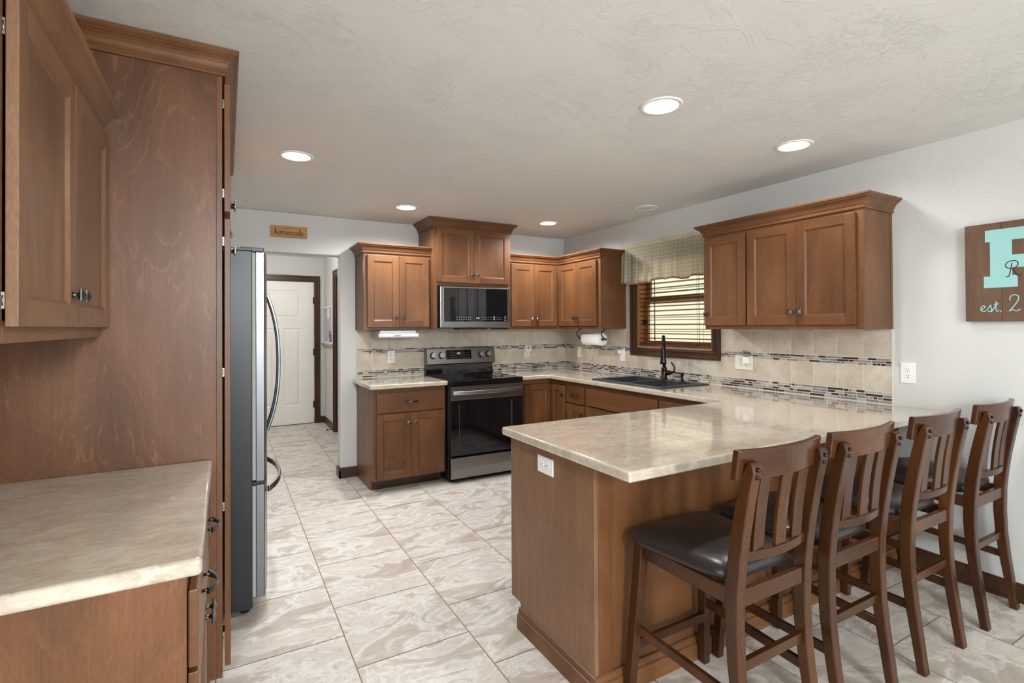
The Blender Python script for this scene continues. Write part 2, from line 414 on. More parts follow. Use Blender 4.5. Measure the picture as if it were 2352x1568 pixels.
# ================================================================== THE SETTING
# floor: grout bed with square tiles in running bond
TS, GX, GY, GR = 0.5033, 0.466, 2.125, 0.005
fm = M(); rv = []
FX0, FX1, FY0, FY1 = XFARL, XR+0.02, YREAR, 8.3
fm.quad([(FX0, FY0, -0.0015), (FX1, FY0, -0.0015), (FX1, FY1, -0.0015), (FX0, FY1, -0.0015)], 1); rv += [(0, 0, 0)]*4
i0, i1 = math.floor((FX0-GX)/TS), math.ceil((FX1-GX)/TS)
for i in range(i0, i1):
    xa, xb = max(GX+i*TS+GR/2, FX0), min(GX+(i+1)*TS-GR/2, FX1)
    off = 0.5*(i % 2)
    for j in range(math.floor((FY0-GY)/TS)-1, math.ceil((FY1-GY)/TS)+1):
        ya, yb = max(GY+(j+off)*TS+GR/2, FY0), min(GY+(j+1+off)*TS-GR/2, FY1)
        if yb-ya < 0.01 or xb-xa < 0.01: continue
        fm.quad([(xa, ya, 0), (xb, ya, 0), (xb, yb, 0), (xa, yb, 0)], 0)
        q = (random.uniform(-30, 30), random.uniform(-30, 30), random.uniform(-5, 5)); rv += [q]*4
fl = struct(obj('floor', fm, [m_tile, m_grout])); set_rnd(fl, rv)
# floor slab under it
# ceiling
cm = M().box(XFARL-.1, XR+0.14, YREAR-.1, YB+0.13, CE, CE+0.15)
struct(obj('ceiling', cm, m_ceil))
# window opening in the right wall
WY0, WY1, WZ0, WZ1 = 2.80, 3.66, 1.195, 2.02
wr = M().cells([YREAR, WY0, WY1, YB+0.13], [0, WZ0, WZ1, CE], lambda a, b: not (WY0 < a < WY1 and WZ0 < b < WZ1), XR, XR+0.14)
wr.xf(lambda p: Vector((p.z, p.x, p.y)))
struct(obj('wall_right', wr, m_wall))
# back wall with the hall opening
OX0, OX1, OZ = -0.30, 0.923, 2.058
wbk = M().cells([XL-0.12, OX0, OX1, XR], [0, OZ, CE], lambda a, b: not (OX0 < a < OX1 and b < OZ), YB, YB+0.13)
wbk.xf(lambda p: Vector((p.x, p.z, p.y)))
struct(obj('wall_back', wbk, m_wall, bevel=0.012, seg=3, weld=True))
struct(obj('wall_left', M().box(XL-0.12, XL, 1.0, YB, 0, CE), m_wall))
# rear and far walls of the dining side behind the camera, with a wide patio opening and a window
rw = M().cells([XFARL, 0.0, 2.6, XR], [0, 2.15, CE], lambda a, b: not (0.0 < a < 2.6 and b < 2.15), YREAR-0.12, YREAR)
rw.xf(lambda p: Vector((p.x, p.z, p.y))); struct(obj('wall_rear', rw, m_wall))
fwl = M().cells([YREAR, -2.6, -0.6, 1.0], [0, 0.75, 2.1, CE], lambda a, b: not (-2.6 < a < -0.6 and 0.75 < b < 2.1), XFARL-0.12, XFARL)
fwl.xf(lambda p: Vector((p.z, p.x, p.y))); struct(obj('wall_dining', fwl, m_wall))
struct(obj('wall_partition', M().box(XFARL, XL, 1.0, 1.12, 0, CE), m_wall))
# hall beyond the opening
HX, HY = 1.27, 7.86
DX0, DX1, DTOP = 0.205, 1.115, 2.055
hf = M().cells([-1.4, DX0-.015, DX1+.015, HX+.12], [0, DTOP+.015, CE], lambda a, b: not (DX0-.015 < a < DX1+.015 and b < DTOP+.015), HY, HY+0.12)
hf.xf(lambda p: Vector((p.x, p.z, p.y))); struct(obj('wall_hall_end', hf, m_wall))
HDY0, HDY1, HDT = 6.20, 7.01, 2.075
hr = M().cells([YB+0.13, HDY0, HDY1, HY], [0, HDT, CE], lambda a, b: not (HDY0 < a < HDY1 and b < HDT), HX, HX+.12)
hr.xf(lambda p: Vector((p.z, p.x, p.y))); struct(obj('wall_hall_right', hr, m_wall))
struct(obj('wall_hall_left', M().box(-1.4, -1.28, YB+0.13, HY, 0, CE), m_wall))
struct(obj('ceiling_hall', M().box(-1.4, HX+.12, YB+0.13, HY+.12, CE, CE+.12), m_ceil))

# hall end door: white three-panel slab, dark casing, black hinges
def panel_faces(mb, x0, x1, z0, z1, y, mat=0):
    # raised moulding ring and field (front faces -y)
    a, b, c = .012, .026, .05
    R = lambda d, yy: [(x0+d, yy, z0+d), (x1-d, yy, z0+d), (x1-d, yy, z1-d), (x0+d, yy, z1-d)]
    rings = [R(0, y), R(a, y+.007), R(b, y+.007), R(c, y-.001)]
    mb.loft(rings, mat, caps=False); mb.quad(R(c, y-.001), mat)
yd = HY+0.005
dm = M()
xs = [DX0, .375, .60, .715, .945, DX1]; zs = [.008, .27, 1.39, 1.53, 1.935, DTOP]
holes = [(.375, .945, 1.53, 1.935), (.375, .60, .27, 1.39), (.715, .945, .27, 1.39)]
dm.cells(xs, zs, lambda a, b: not any(h[0] < a < h[1] and h[2] < b < h[3] for h in holes), 0, .04)
dm.xf(lambda p: Vector((p.x, yd+p.z, p.y)))
for h in holes: panel_faces(dm, *h, yd, 0)
d1 = struct(obj('door_1', dm, m_door), 'white three panel hall door in dark wood casing')
for hz in (1.789, 1.037, .275):
    obj('hinge', M().box(DX1-.004, DX1+.012, yd-.012, yd+.02, hz-.045, hz+.045).lathe([(.007, -.05), (.007, .05)], (DX1+.004, yd-.012, hz), seg=10), m_iron, d1)
def casing(mb, x0, x1, z1, y, w=.08, t=.02, mat=0):
    # stepped casing around an opening in an xz plane; front at y-t
    for a, b, tt in ((0, w, t*.6), (w*.12, w*.30, t), (w*.70, w, t*1.05)):
        mb.box(x0-b, x0-a, y-tt, y, 0, z1+b, mat); mb.box(x1+a, x1+b, y-tt, y, 0, z1+b, mat); mb.box(x0-a, x1+a, y-tt, y, z1+a, z1+b, mat)
    return mb
tm = casing(M(), DX0-.012, DX1+.012, DTOP+.012, HY)
tm.box(DX0-.012, DX0-.002, HY, HY+.1, 0, DTOP+.012).box(DX1+.013, DX1+.022, HY, HY+.1, 0, DTOP+.012).box(DX0-.01, DX1+.012, HY, HY+.1, DTOP+.003, DTOP+.012).box(DX0, DX1, HY-.004, HY+.05, 0, .007)
struct(obj('trim_1', tm, trim_w, bevel=.002))
# hall side door and casing on the right hall wall
sm = casing(M(), -HDY1, -HDY0, HDT, 0)
sm.xf(lambda p: Vector((HX+p.y, -p.x, p.z)))
sm.box(HX, HX+.12, HDY1-.012, HDY1-.0005, 0, HDT).box(HX, HX+.12, HDY0+.0005, HDY0+.012, 0, HDT)
struct(obj('trim_2', sm, trim_w, bevel=.002))
d2 = struct(obj('door_2', M().box(HX+.05, HX+.085, HDY0+.012, HDY1-.012, .01, HDT), trim_w))

# baseboards
def bboard(name, segs, h=.095, t=.014):
    mb = M()
    for (ax, ay, bx, by, nx, ny) in segs:
        prof = [(0, 0), (t, 0), (t, h*.72), (t*.75, h*.78), (t*.8, h*.86), (t*.35, h), (0, h)]
        mb.loft([[(ax+nx*p, ay+ny*p, z) for p, z in prof], [(bx+nx*p, by+ny*p, z) for p, z in prof]])
    return struct(obj(name, mb, trim_y))
bboard('baseboard_right', [(XR, YREAR, XR, 1.478, -1, 0)])
bboard('baseboard_back', [(OX1-.014, YB, 1.07, YB, 0, -1), (OX1, YB-.014, OX1, YB+.13, -1, 0)])
bboard('baseboard_hall', [(HX, HDY1+.082, HX, HY, -1, 0), (DX1+.095, HY, HX-.014, HY, 0, -1)])

# tiled backsplash: plain tiles and mosaic bands on a grout bed
def splash(name, x0, x1, holes, conv, seams, label):
    # local: u along wall, z up, d out of wall (conv maps (u,d,z) -> world)
    mb = M(); rv = []
    rows = [(.918, .987, 'm4'), (.987, 1.143, 't'), (1.143, 1.190, 'm3'), (1.190, 1.346, 't'), (1.346, 1.368, 'c')]
    us = sorted({x0, x1, *[h[i] for h in holes for i in (0, 1)]}); zs = sorted({.914, 1.368, *[h[i] for h in holes for i in (2, 3)]})
    us = [u for u in us if x0 <= u <= x1]; zs = [z for z in zs if .914 <= z <= 1.368]
    inh = lambda u, z: any(h[0] < u < h[1] and h[2] < z < h[3] for h in holes)
    mb.cells(us, zs, lambda a, b: not inh(a, b), 0, .0065, 1)
    mb.v = [(a, c, b) for a, b, c in mb.v]; rv += [(0, 0, 0)]*len(mb.v)
    def tile(ua, ub, za, zb, mat, d=.008):
        n0 = len(mb.v)
        pieces = [(ua, ub, za, zb)]
        for h in holes:
            out = []
            for (a, b, c, e) in pieces:
                if b <= h[0] or a >= h[1] or e <= h[2] or c >= h[3]: out.append((a, b, c, e)); continue
                if a < h[0]: out.append((a, h[0], c, e))
                if b > h[1]: out.append((h[1], b, c, e))
                aa, bb = max(a, h[0]), min(b, h[1])
                if c < h[2]: out.append((aa, bb, c, h[2]))
                if e > h[3]: out.append((aa, bb, h[3], e))
            pieces = out
        for (a, b, c, e) in pieces:
            if b-a < .002 or e-c < .002: continue
            f = .0012
            mb.loft([[(a, .006, c), (b, .006, c), (b, .006, e), (a, .006, e)], [(a+f, d, c+f), (b-f, d, c+f), (b-f, d, e-f), (a+f, d, e-f)]], mat)
        q = (random.uniform(-9, 9), random.uniform(-9, 9), random.uniform(-9, 9)); rv.extend([q]*(len(mb.v)-n0))
    for (za, zb, kind) in rows:
        if kind[0] == 'm':
            n = int(kind[1]); hgt = (zb-za)/n
            for r in range(n):
                u = x0-random.uniform(0, .05)
                while u < x1:
                    L = random.choice((.022, .03, .05, .05, .075, .1)); a, b = max(u, x0)+.0012, min(u+L, x1)-.0012
                    if b-a > .004: tile(a, b, za+r*hgt+.0015, za+(r+1)*hgt-.0015, 2+random.choices(range(5), (30, 32, 12, 14, 12))[0])
                    u += L
        else:
            for a, b in zip(seams[:-1], seams[1:]):
                a2, b2 = max(a, x0)+.0018, min(b, x1)-.0018
                if b2-a2 > .005: tile(a2, b2, za+.002, zb-.0015, 0)
    mb.v = [conv(*p) for p in mb.v]
    o = obj(name, mb, [m_splash, m_sgrout]+mos); set_rnd(o, rv)
    o['label'] = label
    return struct(o)
TW = .1538
splash('wall_tile_back', 1.067, XR-.008, [], lambda u, d, z: (u, YB-d, z), [1.067+TW*k for k in range(17)], 'beige tile backsplash with mosaic bands on the back wall')
WCW = .083    # window casing width
wo = (WY0-WCW, WY1+WCW, WZ0-WCW, 3.0)
sx0, sx1 = -YB, -1.524
splash('wall_tile_right', sx0, sx1, [(-wo[1], -wo[0], wo[2], 3)], lambda u, d, z: (XR-d, -u, z), [sx1-TW*k for k in range(23, -1, -1)], 'beige tile backsplash with mosaic bands beside the sink window')
struct(obj('trim_3', M().box(XR-.009, XR, 1.515, 1.524, .914, 1.366), m_sgrout))

# kitchen window: casing, jamb, sashes, glass
w1 = M()
def frame_yz(mb, y0, y1, z0, z1, w, x0, x1, mat=0, sides='LRTB'):
    if 'B' in sides: mb.box(x0, x1, y0, y1, z0, z0+w, mat)
    if 'T' in sides: mb.box(x0, x1, y0, y1, z1-w, z1, mat)
    if 'L' in sides: mb.box(x0, x1, y0, y0+w, z0+w, z1-w, mat)
    if 'R' in sides: mb.box(x0, x1, y1-w, y1, z0+w, z1-w, mat)
    return mb
frame_yz(w1, WY0-WCW, WY1+WCW, WZ0-WCW, WZ1+WCW, WCW-.006, XR-.018, XR)
frame_yz(w1, WY0-WCW, WY1+WCW, WZ0-WCW, WZ1+WCW, .022, XR-.028, XR-.018)
frame_yz(w1, WY0-WCW+.05, WY1+WCW-.05, WZ0-WCW+.05, WZ1+WCW-.05, .014, XR-.023, XR-.018)
win = struct(obj('window_1', w1, trim_w, bevel=.003), 'dark cased sink window with blinds and a neighbouring house outside')
obj('jamb', frame_yz(M(), WY0, WY1, WZ0, WZ1, .012, XR-.004, XR+.135), oak, win)
for nm, z0, z1, xo in (('sash', WZ0+.012, 1.65, .075), ('sash', 1.615, WZ1-.012, .105)):
    o = obj(nm, frame_yz(M(), WY0+.012, WY1-.012, z0, z1, .045, XR+xo, XR+xo+.028), oak, win, bevel=.002)
    obj('pane', M().box(XR+xo+.012, XR+xo+.016, WY0+.055, WY1-.055, z0+.044, z1-.044), m_glass, o)
obj('latch', M().box(XR+.06, XR+.075, WY1-.05, WY1-.02, 1.41, 1.45).tube([(XR+.06, WY1-.035, 1.45), (XR+.05, WY1-.035, 1.44), (XR+.05, WY1-.035, 1.41)], .006), m_iron, win)

# outside: neighbour's siding and lawn
sd = M()
for k in range(26):
    z = -.3+k*.115
    sd.prism([(0, z), (.022, z), (.006, z+.118), (0, z+.118)], 'y', -2.0, 9.5)
sd.v = [(6.3-p[0], p[1], p[2]) for p in sd.v]
ho = thing('neighbour_house', 'cream vinyl sided house seen through the blinds of the sink window', 'house', (6.4, 3.8, -.4))
obj('siding', sd, m_siding, ho); obj('wall', M().box(6.3, 6.5, -2.0, 9.5, -.4, 2.7), m_siding, ho)
struct(obj('ground_outside', M().box(XR+.2, 12, -6, 12, -.5, -.4), m_grass))
struct(obj('terrace_ground', M().box(-9, XR, -10, YREAR-.13, -.3, -.1), flat('patio_concrete', srgb(170, 166, 158), .9)))

# ================================================================== CABINETS (local frame: x right, y into the wall, front of frame at y=0)
WOODS = [wood_v, wood_x, trim_w]; LIT_WOODS = [wood_lit_v, wood_lit_x, trim_w]
def door_mesh(x0, x1, z0, z1, sw=.057, t=.02, y=-.0215):
    mb = M()
    mb.box(x0, x0+sw, y, y+t, z0, z1, 0).box(x1-sw, x1, y, y+t, z0, z1, 0)
    mb.box(x0+sw, x1-sw, y, y+t, z0, z0+sw, 1).box(x0+sw, x1-sw, y, y+t, z1-sw, z1, 1)
    a, b, c, d = x0+sw, x1-sw, z0+sw, z1-sw; s = .009; dp = .0085
    O = [(a, y+.0012, c), (b, y+.0012, c), (b, y+.0012, d), (a, y+.0012, d)]; I = [(a+s, y+dp, c+s), (b-s, y+dp, c+s), (b-s, y+dp, d-s), (a+s, y+dp, d-s)]
    for k in range(4):
        mb.quad([O[k], O[(k+1) % 4], I[(k+1) % 4], I[k]], 1 if k % 2 == 0 else 0)
    mb.quad(I, 0)
    return mb
def knob_mesh(x, z, y=-.0215, w=.0155, axis_out=-1):
    mb = M(); st = .016
    mb.lathe([(.0085, 0), (.006, .004), (.0055, st)], (0, 0, 0), seg=12)
    b = w
    R = lambda q, h: [(-q, -q, h), (q, -q, h), (q, q, h), (-q, q, h)]
    mb.loft([R(b*.8, st-.001), R(b, st+.002), R(b, st+.005), R(.0005, st+.0115)])
    mb.xf(lambda p: Vector((x+p.x, y-p.z, z+p.y)))
    return mb
def pull_mesh(x, z, y=-.0215, L=.105):
    mb = M(); n = 12; pts = []; ws = []
    for i in range(n+1):
        t = -1+2*i/n; pts.append((x+t*L/2, y-.012-.021*math.cos(t*PI/2), z)); ws.append(.010+.006*abs(t)**2)
    mb.bar(pts, (0, 0, 1), ws, .006)
    for sg in (-1, 1): mb.tube([(x+sg*L*.44, y, z), (x+sg*L*.44, y-.017, z)], .0042, seg=8)
    return mb
def add_door(root, x0, x1, z0, z1, knob=None, hinges=None, yo=0.0):
    d = obj('door', door_mesh(x0, x1, z0, z1, y=-.0215-yo), WOODS, root, bevel=.0018, world=False)
    if knob:
        kx = x1-.028 if knob[0] == 'R' else x0+.028; kz = z0+.083 if knob[1] == 'B' else z1-.083 if knob[1] == 'T' else float(knob[1:])
        obj('knob', knob_mesh(kx, kz, -.0215-yo), m_pewter, d, world=False)
    if hinges:
        side, zz = hinges
        hx = x0 if side == 'L' else x1; sg = -1 if side == 'L' else 1
        for hz in zz:
            hb = M().box(hx+.0005, hx+.05, -.0012-yo, -.0006, hz-.016, hz+.016).lathe([(.0022, -.010), (.0022, .010)], (hx+.002, -.0006-yo/2, hz), seg=8)
            obj('hinge', hb.box(hx-.0012, hx+.012, -.0008-yo, -.0040, hz-.010, hz+.010), m_nickel, d, world=False)
    return d
CROWN = [(0, -.082), (.010, -.082), (.013, -.078), (.013, -.073), (.009, -.069), (.009, -.064), (.013, -.060), (.017, -.054), (.022, -.043), (.029, -.033), (.038, -.025), (.045, -.021), (.045, -.018), (.049, -.016), (.055, -.010), (.055, 0), (0, 0)]
def crown_mesh(path, ztop, prof=CROWN, d0=None, d1=None, rng=None):
    P2 = [Vector(p) for p in path]; rings = []
    dirs = [(P2[i+1]-P2[i]).normalized() for i in range(len(P2)-1)]
    nrm = lambda d: Vector((d.y, -d.x))
    for i, p in enumerate(P2):
        a = dirs[i-1] if i > 0 else (Vector(d0) if d0 else dirs[0]); b = dirs[i] if i < len(dirs) else (Vector(d1) if d1 else dirs[-1])
        n1, n2 = nrm(a), nrm(b); mt = (n1+n2)/(1+n1.dot(n2))
        rings.append([(p.x+mt.x*q, p.y+mt.y*q, ztop+z) for q, z in prof])
    mb = M(); mb.loft(rings)
    return mb
def wall_cab(label, loc, rz, w, d, z0, z1, doors, stile=(.028, .028), crown=None, ctop=2.14, group='stained wooden kitchen cabinets', name='wall_cabinet', bottom_rail=.035, door_z=None, side_lip=True, hinges=None):
    t = thing(name, label, 'cabinet', (loc[0], loc[1], 0), rz, group)
    mb = M()
    mb.box(0, .015, .02, d, z0, z1, 0).box(w-.015, w, .02, d, z0, z1, 0).box(.015, w-.015, .02, d-.006, z0+.012, z0+.03, 1).box(.015, w-.015, .02, d, z1-.02, z1, 1).box(.015, w-.015, d-.006, d, z0, z1-.02, 0)
    if side_lip: mb.box(-.003, 0, d-.022, d, z0, z1, 0).box(w, w+.003, d-.022, d, z0, z1, 0)
    obj('carcass', mb, WOODS, t, bevel=.001, world=False)
    zr = door_z or (z0+.03, z1-.03)
    ff = M().box(0, stile[0]+.012, 0, .02, z0, z1, 0).box(w-stile[1]-.012, w, 0, .02, z0, z1, 0)
    ff.box(stile[0]+.012, w-stile[1]-.012, 0, .02, z0, zr[0]+.012, 1).box(stile[0]+.012, w-stile[1]-.012, 0, .02, zr[1]-.012, z1, 1)
    for a, b in zip(doors[:-1], doors[1:]):
        c = (a[1]+b[0])/2; hw = max(.012, (b[0]-a[1])/2+.008); ff.box(c-hw, c+hw, .001, .02, zr[0]+.012, zr[1]-.012, 0)
    obj('face_frame', ff, WOODS, t, bevel=.0012, world=False)
    for k, dd in enumerate(doors): add_door(t, dd[0], dd[1], zr[0], zr[1], dd[2], hinges.get(k) if hinges else None, yo=.004 if hinges else 0.0)
    if crown:
        pth, a, b = crown
        obj('crown_moulding', crown_mesh(pth, ctop, d0=a, d1=b), wood_x, t, world=False)
    return t

UZ0, UZ1, DZ = 1.368, 2.066, (1.396, 2.040)
DEP = .33
# back wall, left of the microwave
w_ = 1.684-1.064
wall_cab('two-door wall cabinet above the radio, leftmost on the back wall', (1.064, YF_UP), 0, w_, DEP, UZ0, UZ1,
         [(.028, .3125, 'RB'), (.3145, .600, 'LB')], crown=([(0, DEP), (0, 0), (w_, 0)], None, None), door_z=DZ)
# above the microwave (taller, deeper)
MX0, MX1, MYF = 1.686, 2.514, 4.46
w_ = MX1-MX0
mc = wall_cab('tall two-door cabinet with crown near the ceiling, directly above the microwave', (MX0, MYF), 0, w_, .40, 1.783, 2.345,
         [(.030, .4155, 'RB'), (.4175, .806, 'LB')], crown=([(0, .40), (0, 0), (w_, 0), (w_, .40)], None, None), ctop=2.412, door_z=(1.815, 2.330), stile=(.03, .03), side_lip=False)
obj('side_panel', M().box(0, .042, 0, .40, UZ0, 1.783, 0), WOODS, mc, bevel=.001, world=False)
obj('side_panel', M().box(w_-.020, w_, 0, .40, UZ0, 1.783, 0), WOODS, mc, bevel=.001, world=False)
# back wall, right of the microwave to the corner
w_ = XF_UP-2.516
wall_cab('two-door wall cabinet between microwave and the room corner', (2.516, YF_UP), 0, w_, DEP, UZ0, UZ1,
         [(.038, .316, 'RB'), (.318, .600, 'LB')], crown=([(0, 0), (w_, 0)], None, (0, -1)), door_z=DZ, side_lip=False, stile=(.03, .04))
# right wall, corner
w_ = YF_UP-3.826
wall_cab('two-door wall cabinet above the paper towel roll, on the right wall', (XF_UP, YF_UP), -PI/2, w_, XR-XF_UP-.001, UZ0, UZ1,
         [(.027, .337, 'RB'), (.339, .656, 'LB')], crown=([(0, 0), (w_, 0), (w_, XR-XF_UP-.001)], (0, 1), None), door_z=DZ, stile=(.03, .04))
# right wall, near cabinet with three doors
w_ = 2.606-1.518
wall_cab('three-door wall cabinet right of the sink window', (XF_UP, 2.606), -PI/2, w_, XR-XF_UP-.001, UZ0, UZ1,
         [(.006, .348, 'LB'), (.364, .704, 'RB'), (.706, 1.053, 'LB')], crown=([(0, XR-XF_UP-.001), (0, 0), (w_, 0), (w_, XR-XF_UP-.001)], None, None), door_z=DZ, stile=(.01, .035))
# left wall, near the camera
ULF = -.37
wall_cab('two-door wall cabinet on the left wall against the tall pantry panel', (ULF, 1.262), PI/2, 2.157-1.262, ULF-XL-.001, UZ0, UZ1,
         [(.034, .452, 'RB'), (.456, .880, 'LB')], crown=([(0, ULF-XL-.001), (0, 0), (2.157-1.262, 0)], None, None), door_z=(1.400, 2.040), side_lip=False, stile=(.03, .02), hinges={0: ('L', (1.45, 1.97))})
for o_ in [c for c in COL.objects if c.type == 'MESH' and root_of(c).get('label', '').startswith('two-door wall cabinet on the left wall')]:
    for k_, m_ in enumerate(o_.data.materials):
        if m_ in WOODS: o_.data.materials[k_] = LIT_WOODS[WOODS.index(m_)]  # left cabinet gets the maple with its lit sheen painted in

# pantry tower, cabinet over the refrigerator, end panel
TF, TD = -.012, .682
pt = thing('pantry_cabinet', 'floor-to-ceiling pantry cabinet with figured wooden side panel, beside the refrigerator', 'cabinet', (TF, 2.16, 0), PI/2, 'stained wooden kitchen cabinets')
PWD = .60
obj('side_panel', M().box(0, .018, .019, TD, .105, 2.345).box(0, .018, .095, TD, 0, .105), [veneer], pt, bevel=.001, world=False)
obj('carcass', M().box(.018, PWD, .02, TD, .105, 2.345, 0), WOODS, pt, bevel=.001, world=False)
obj('toe_kick', M().box(.018, PWD, .095, .11, 0, .105, 2), WOODS, pt, world=False)
ff = M().box(0, .04, 0, .019, .105, 2.345, 0).box(PWD-.04, PWD, 0, .019, .105, 2.345, 0)
for za, zb in ((.105, .14), (1.80, 1.84), (2.29, 2.345)): ff.box(.04, PWD-.04, 0, .019, za, zb, 1)
obj('face_frame', ff, WOODS, pt, bevel=.001, world=False)
for za, zb, kk, hz in ((.138, 1.806, 'T', (.25, .73, 1.23, 1.72)), (1.832, 2.312, 'B', (1.90, 2.235))):
    add_door(pt, .010, .299, za, zb, 'R'+('T' if kk == 'T' else 'B'), ('L', hz), yo=.005)
    add_door(pt, .301, .590, za, zb, 'L'+('T' if kk == 'T' else 'B'), yo=.005)
obj('crown_moulding', crown_mesh([(0, TD), (0, 0), (PWD, 0)], 2.414), wood_x, pt, world=False)
OW = .96
oc = thing('refrigerator_cabinet', 'two-door cabinet above the refrigerator under the ceiling', 'cabinet', (TF, 2.762, 0), PI/2, 'stained wooden kitchen cabinets')
obj('carcass', M().box(0, OW, .02, TD, 1.83, 2.345, 0), WOODS, oc, bevel=.001, world=False)
ff = M().box(0, .04, 0, .019, 1.83, 2.345, 0).box(OW-.04, OW, 0, .019, 1.83, 2.345, 0).box(.04, OW-.04, 0, .019, 1.83, 1.86, 1).box(.04, OW-.04, 0, .019, 2.29, 2.345, 1)
obj('face_frame', ff, WOODS, oc, bevel=.001, world=False)
add_door(oc, .012, .479, 1.84, 2.312, 'RB'); add_door(oc, .481, .948, 1.84, 2.312, 'LB')
obj('side_panel', M().box(OW+.001, OW+.02, 0, TD, 0, 2.345, 0), WOODS, oc, bevel=.001, world=False)
obj('crown_moulding', crown_mesh([(0, 0), (OW+.02, 0), (OW+.02, TD)], 2.414), wood_x, oc, world=False)

# base cabinets
def base_cab(label, loc, rz, w, d, fronts, name='base_cabinet', left_panel=True, right_panel=True, stile=(.025, .025), toe=.115, top=CT-CTH, hollow=False):
    t = thing(name, label, 'cabinet', (loc[0], loc[1], 0), rz, 'stained wooden kitchen cabinets')
    mb = M()
    if hollow: mb.box(.001, .018, .02, d, .10, top-.0005, 0).box(w-.018, w-.001, .02, d, .10, top-.0005, 0).box(.018, w-.018, .02, d, .10, .118, 0).box(.018, w-.018, d-.006, d, .118, top-.0005, 0)
    else: mb.box(.018, w-.018, .02, d, .10, top-.0005, 0)
    obj('carcass', mb, WOODS, t, world=False)
    for flag, xa, xb in ((left_panel, 0, .0175), (right_panel, w-.0175, w)):
        if flag: obj('side_panel', M().prism([(0.0, .10), (toe, .10), (toe, 0), (d, 0), (d, top-.0005), (0.0, top-.0005)], 'x', xa, xb, 0), WOODS, t, bevel=.001, world=False)
    obj('toe_kick', M().box(.018, w-.018, toe, toe+.015, 0, .0995, 2), WOODS, t, world=False)
    ff = M().box(.018 if left_panel else 0, stile[0]+.012, 0, .0195, .10, top-.0005, 0).box(w-stile[1]-.012, w-(.018 if right_panel else 0), 0, .0195, .10, top-.0005, 0)
    ff.box(stile[0]+.012, w-stile[1]-.012, 0, .0195, .10, .126, 1).box(stile[0]+.012, w-stile[1]-.012, 0, .0195, .825, top-.0005, 1).box(stile[0]+.012, w-stile[1]-.012, .001, .0195, .645, .68, 1)
    obj('face_frame', ff, WOODS, t, bevel=.001, world=False)
    for fr in fronts:
        if fr[0] == 'door': add_door(t, fr[1], fr[2], fr[3], fr[4], fr[5])
        else:
            dr = obj('drawer', M().box(fr[1], fr[2], -.0215, -.0015, fr[3], fr[4], 1), WOODS, t, bevel=.003, world=False)
            if fr[0] == 'drawer': obj('pull', pull_mesh((fr[1]+fr[2])/2, (fr[3]+fr[4])/2+.003), m_pewter, dr, world=False)
    return t
DRZ, DOZ = (.670, .834), (.115, .658)
base_cab('base cabinet with one drawer over two doors, left of the range', (1.072, YF_B), 0, 1.716-1.072, YB-YF_B-.001,
         [('drawer', .024, .624, *DRZ), ('door', .024, .323, *DOZ, 'RT'), ('door', .325, .624, *DOZ, 'LT')])
# corner base: folding pair of doors, one on each run
cb = thing('corner_base_cabinet', 'corner base cabinet with folding full-height doors, right of the range', 'cabinet', (2.495, YF_B, 0), 0, 'stained wooden kitchen cabinets')
cw, cdp = XF_B-2.495, YB-YF_B-.001
obj('carcass', M().box(0, XR-2.495-.002, .021, cdp, .10, CT-CTH-.0005, 0).box(cw+.021, XR-2.495-.002, -.29, .021, .10, CT-CTH-.0005, 0), WOODS, cb, world=False)
obj('toe_kick', M().box(0, cw+.115, .115, .13, 0, .10, 2).box(cw+.115, cw+.13, -.29, .13, 0, .10, 2), WOODS, cb, world=False)
obj('face_frame', M().box(0, .042, 0, .02, .10, CT-CTH-.0005, 0).box(.042, cw+.02, 0, .02, .828, CT-CTH-.0005, 1).box(.042, cw+.02, 0, .02, .10, .115, 1).box(cw, cw+.02, -.29, -.0005, .828, CT-CTH-.0005, 0).box(cw, cw+.02, -.29, -.0005, .10, .115, 0), WOODS, cb, bevel=.001, world=False)
add_door(cb, .042, cw-.006, .118, .824)
dd = door_mesh(.024, .278, .118, .824); dd.xf(lambda p: Vector((cw+p.y, -p.x, p.z)))
d_ = obj('door', dd, WOODS, cb, bevel=.0018, world=False)
kk = knob_mesh(.25, .74); kk.xf(lambda p: Vector((cw+p.y, -p.x, p.z))); obj('knob', kk, m_pewter, d_, world=False)
RD = XR-XF_B-.002
base_cab('narrow base cabinet with drawer and pull, between corner doors and sink front', (XF_B, 3.958), -PI/2, .296, RD,
         [('drawer', .010, .284, .676, .832), ('door', .010, .284, .115, .664, 'RT')], left_panel=False, right_panel=False, stile=(.012, .012))
base_cab('sink base cabinet with plain false drawer front under the black sink', (XF_B, 3.660), -PI/2, .888, RD,
         [('false', .006, .880, .680, .834), ('door', .006, .442, .115, .668, 'RT'), ('door', .444, .880, .115, .668, 'LT')], left_panel=False, right_panel=False, stile=(.012, .012), hollow=True)
base_cab('base cabinet with drawer behind the peninsula, next to the sink base', (XF_B, 2.770), -PI/2, .62, RD,
         [('drawer', .006, .60, .680, .836), ('door', .006, .302, .115, .668, 'RT'), ('door', .304, .60, .115, .668, 'LT')], left_panel=False, right_panel=False, stile=(.012, .012))
# left wall base cabinet
LBF = -.073
lb = base_cab('base cabinet with two drawers and two doors under the left counter', (LBF, 1.262), PI/2, 2.158-1.262, LBF-XL-.001,
         [('drawer', .022, .446, .668, .834), ('drawer', .450, .874, .668, .834), ('door', .022, .446, *DOZ, 'RT'), ('door', .450, .874, *DOZ, 'LT')], right_panel=False)
lb.children[1].data.materials[0] = veneer

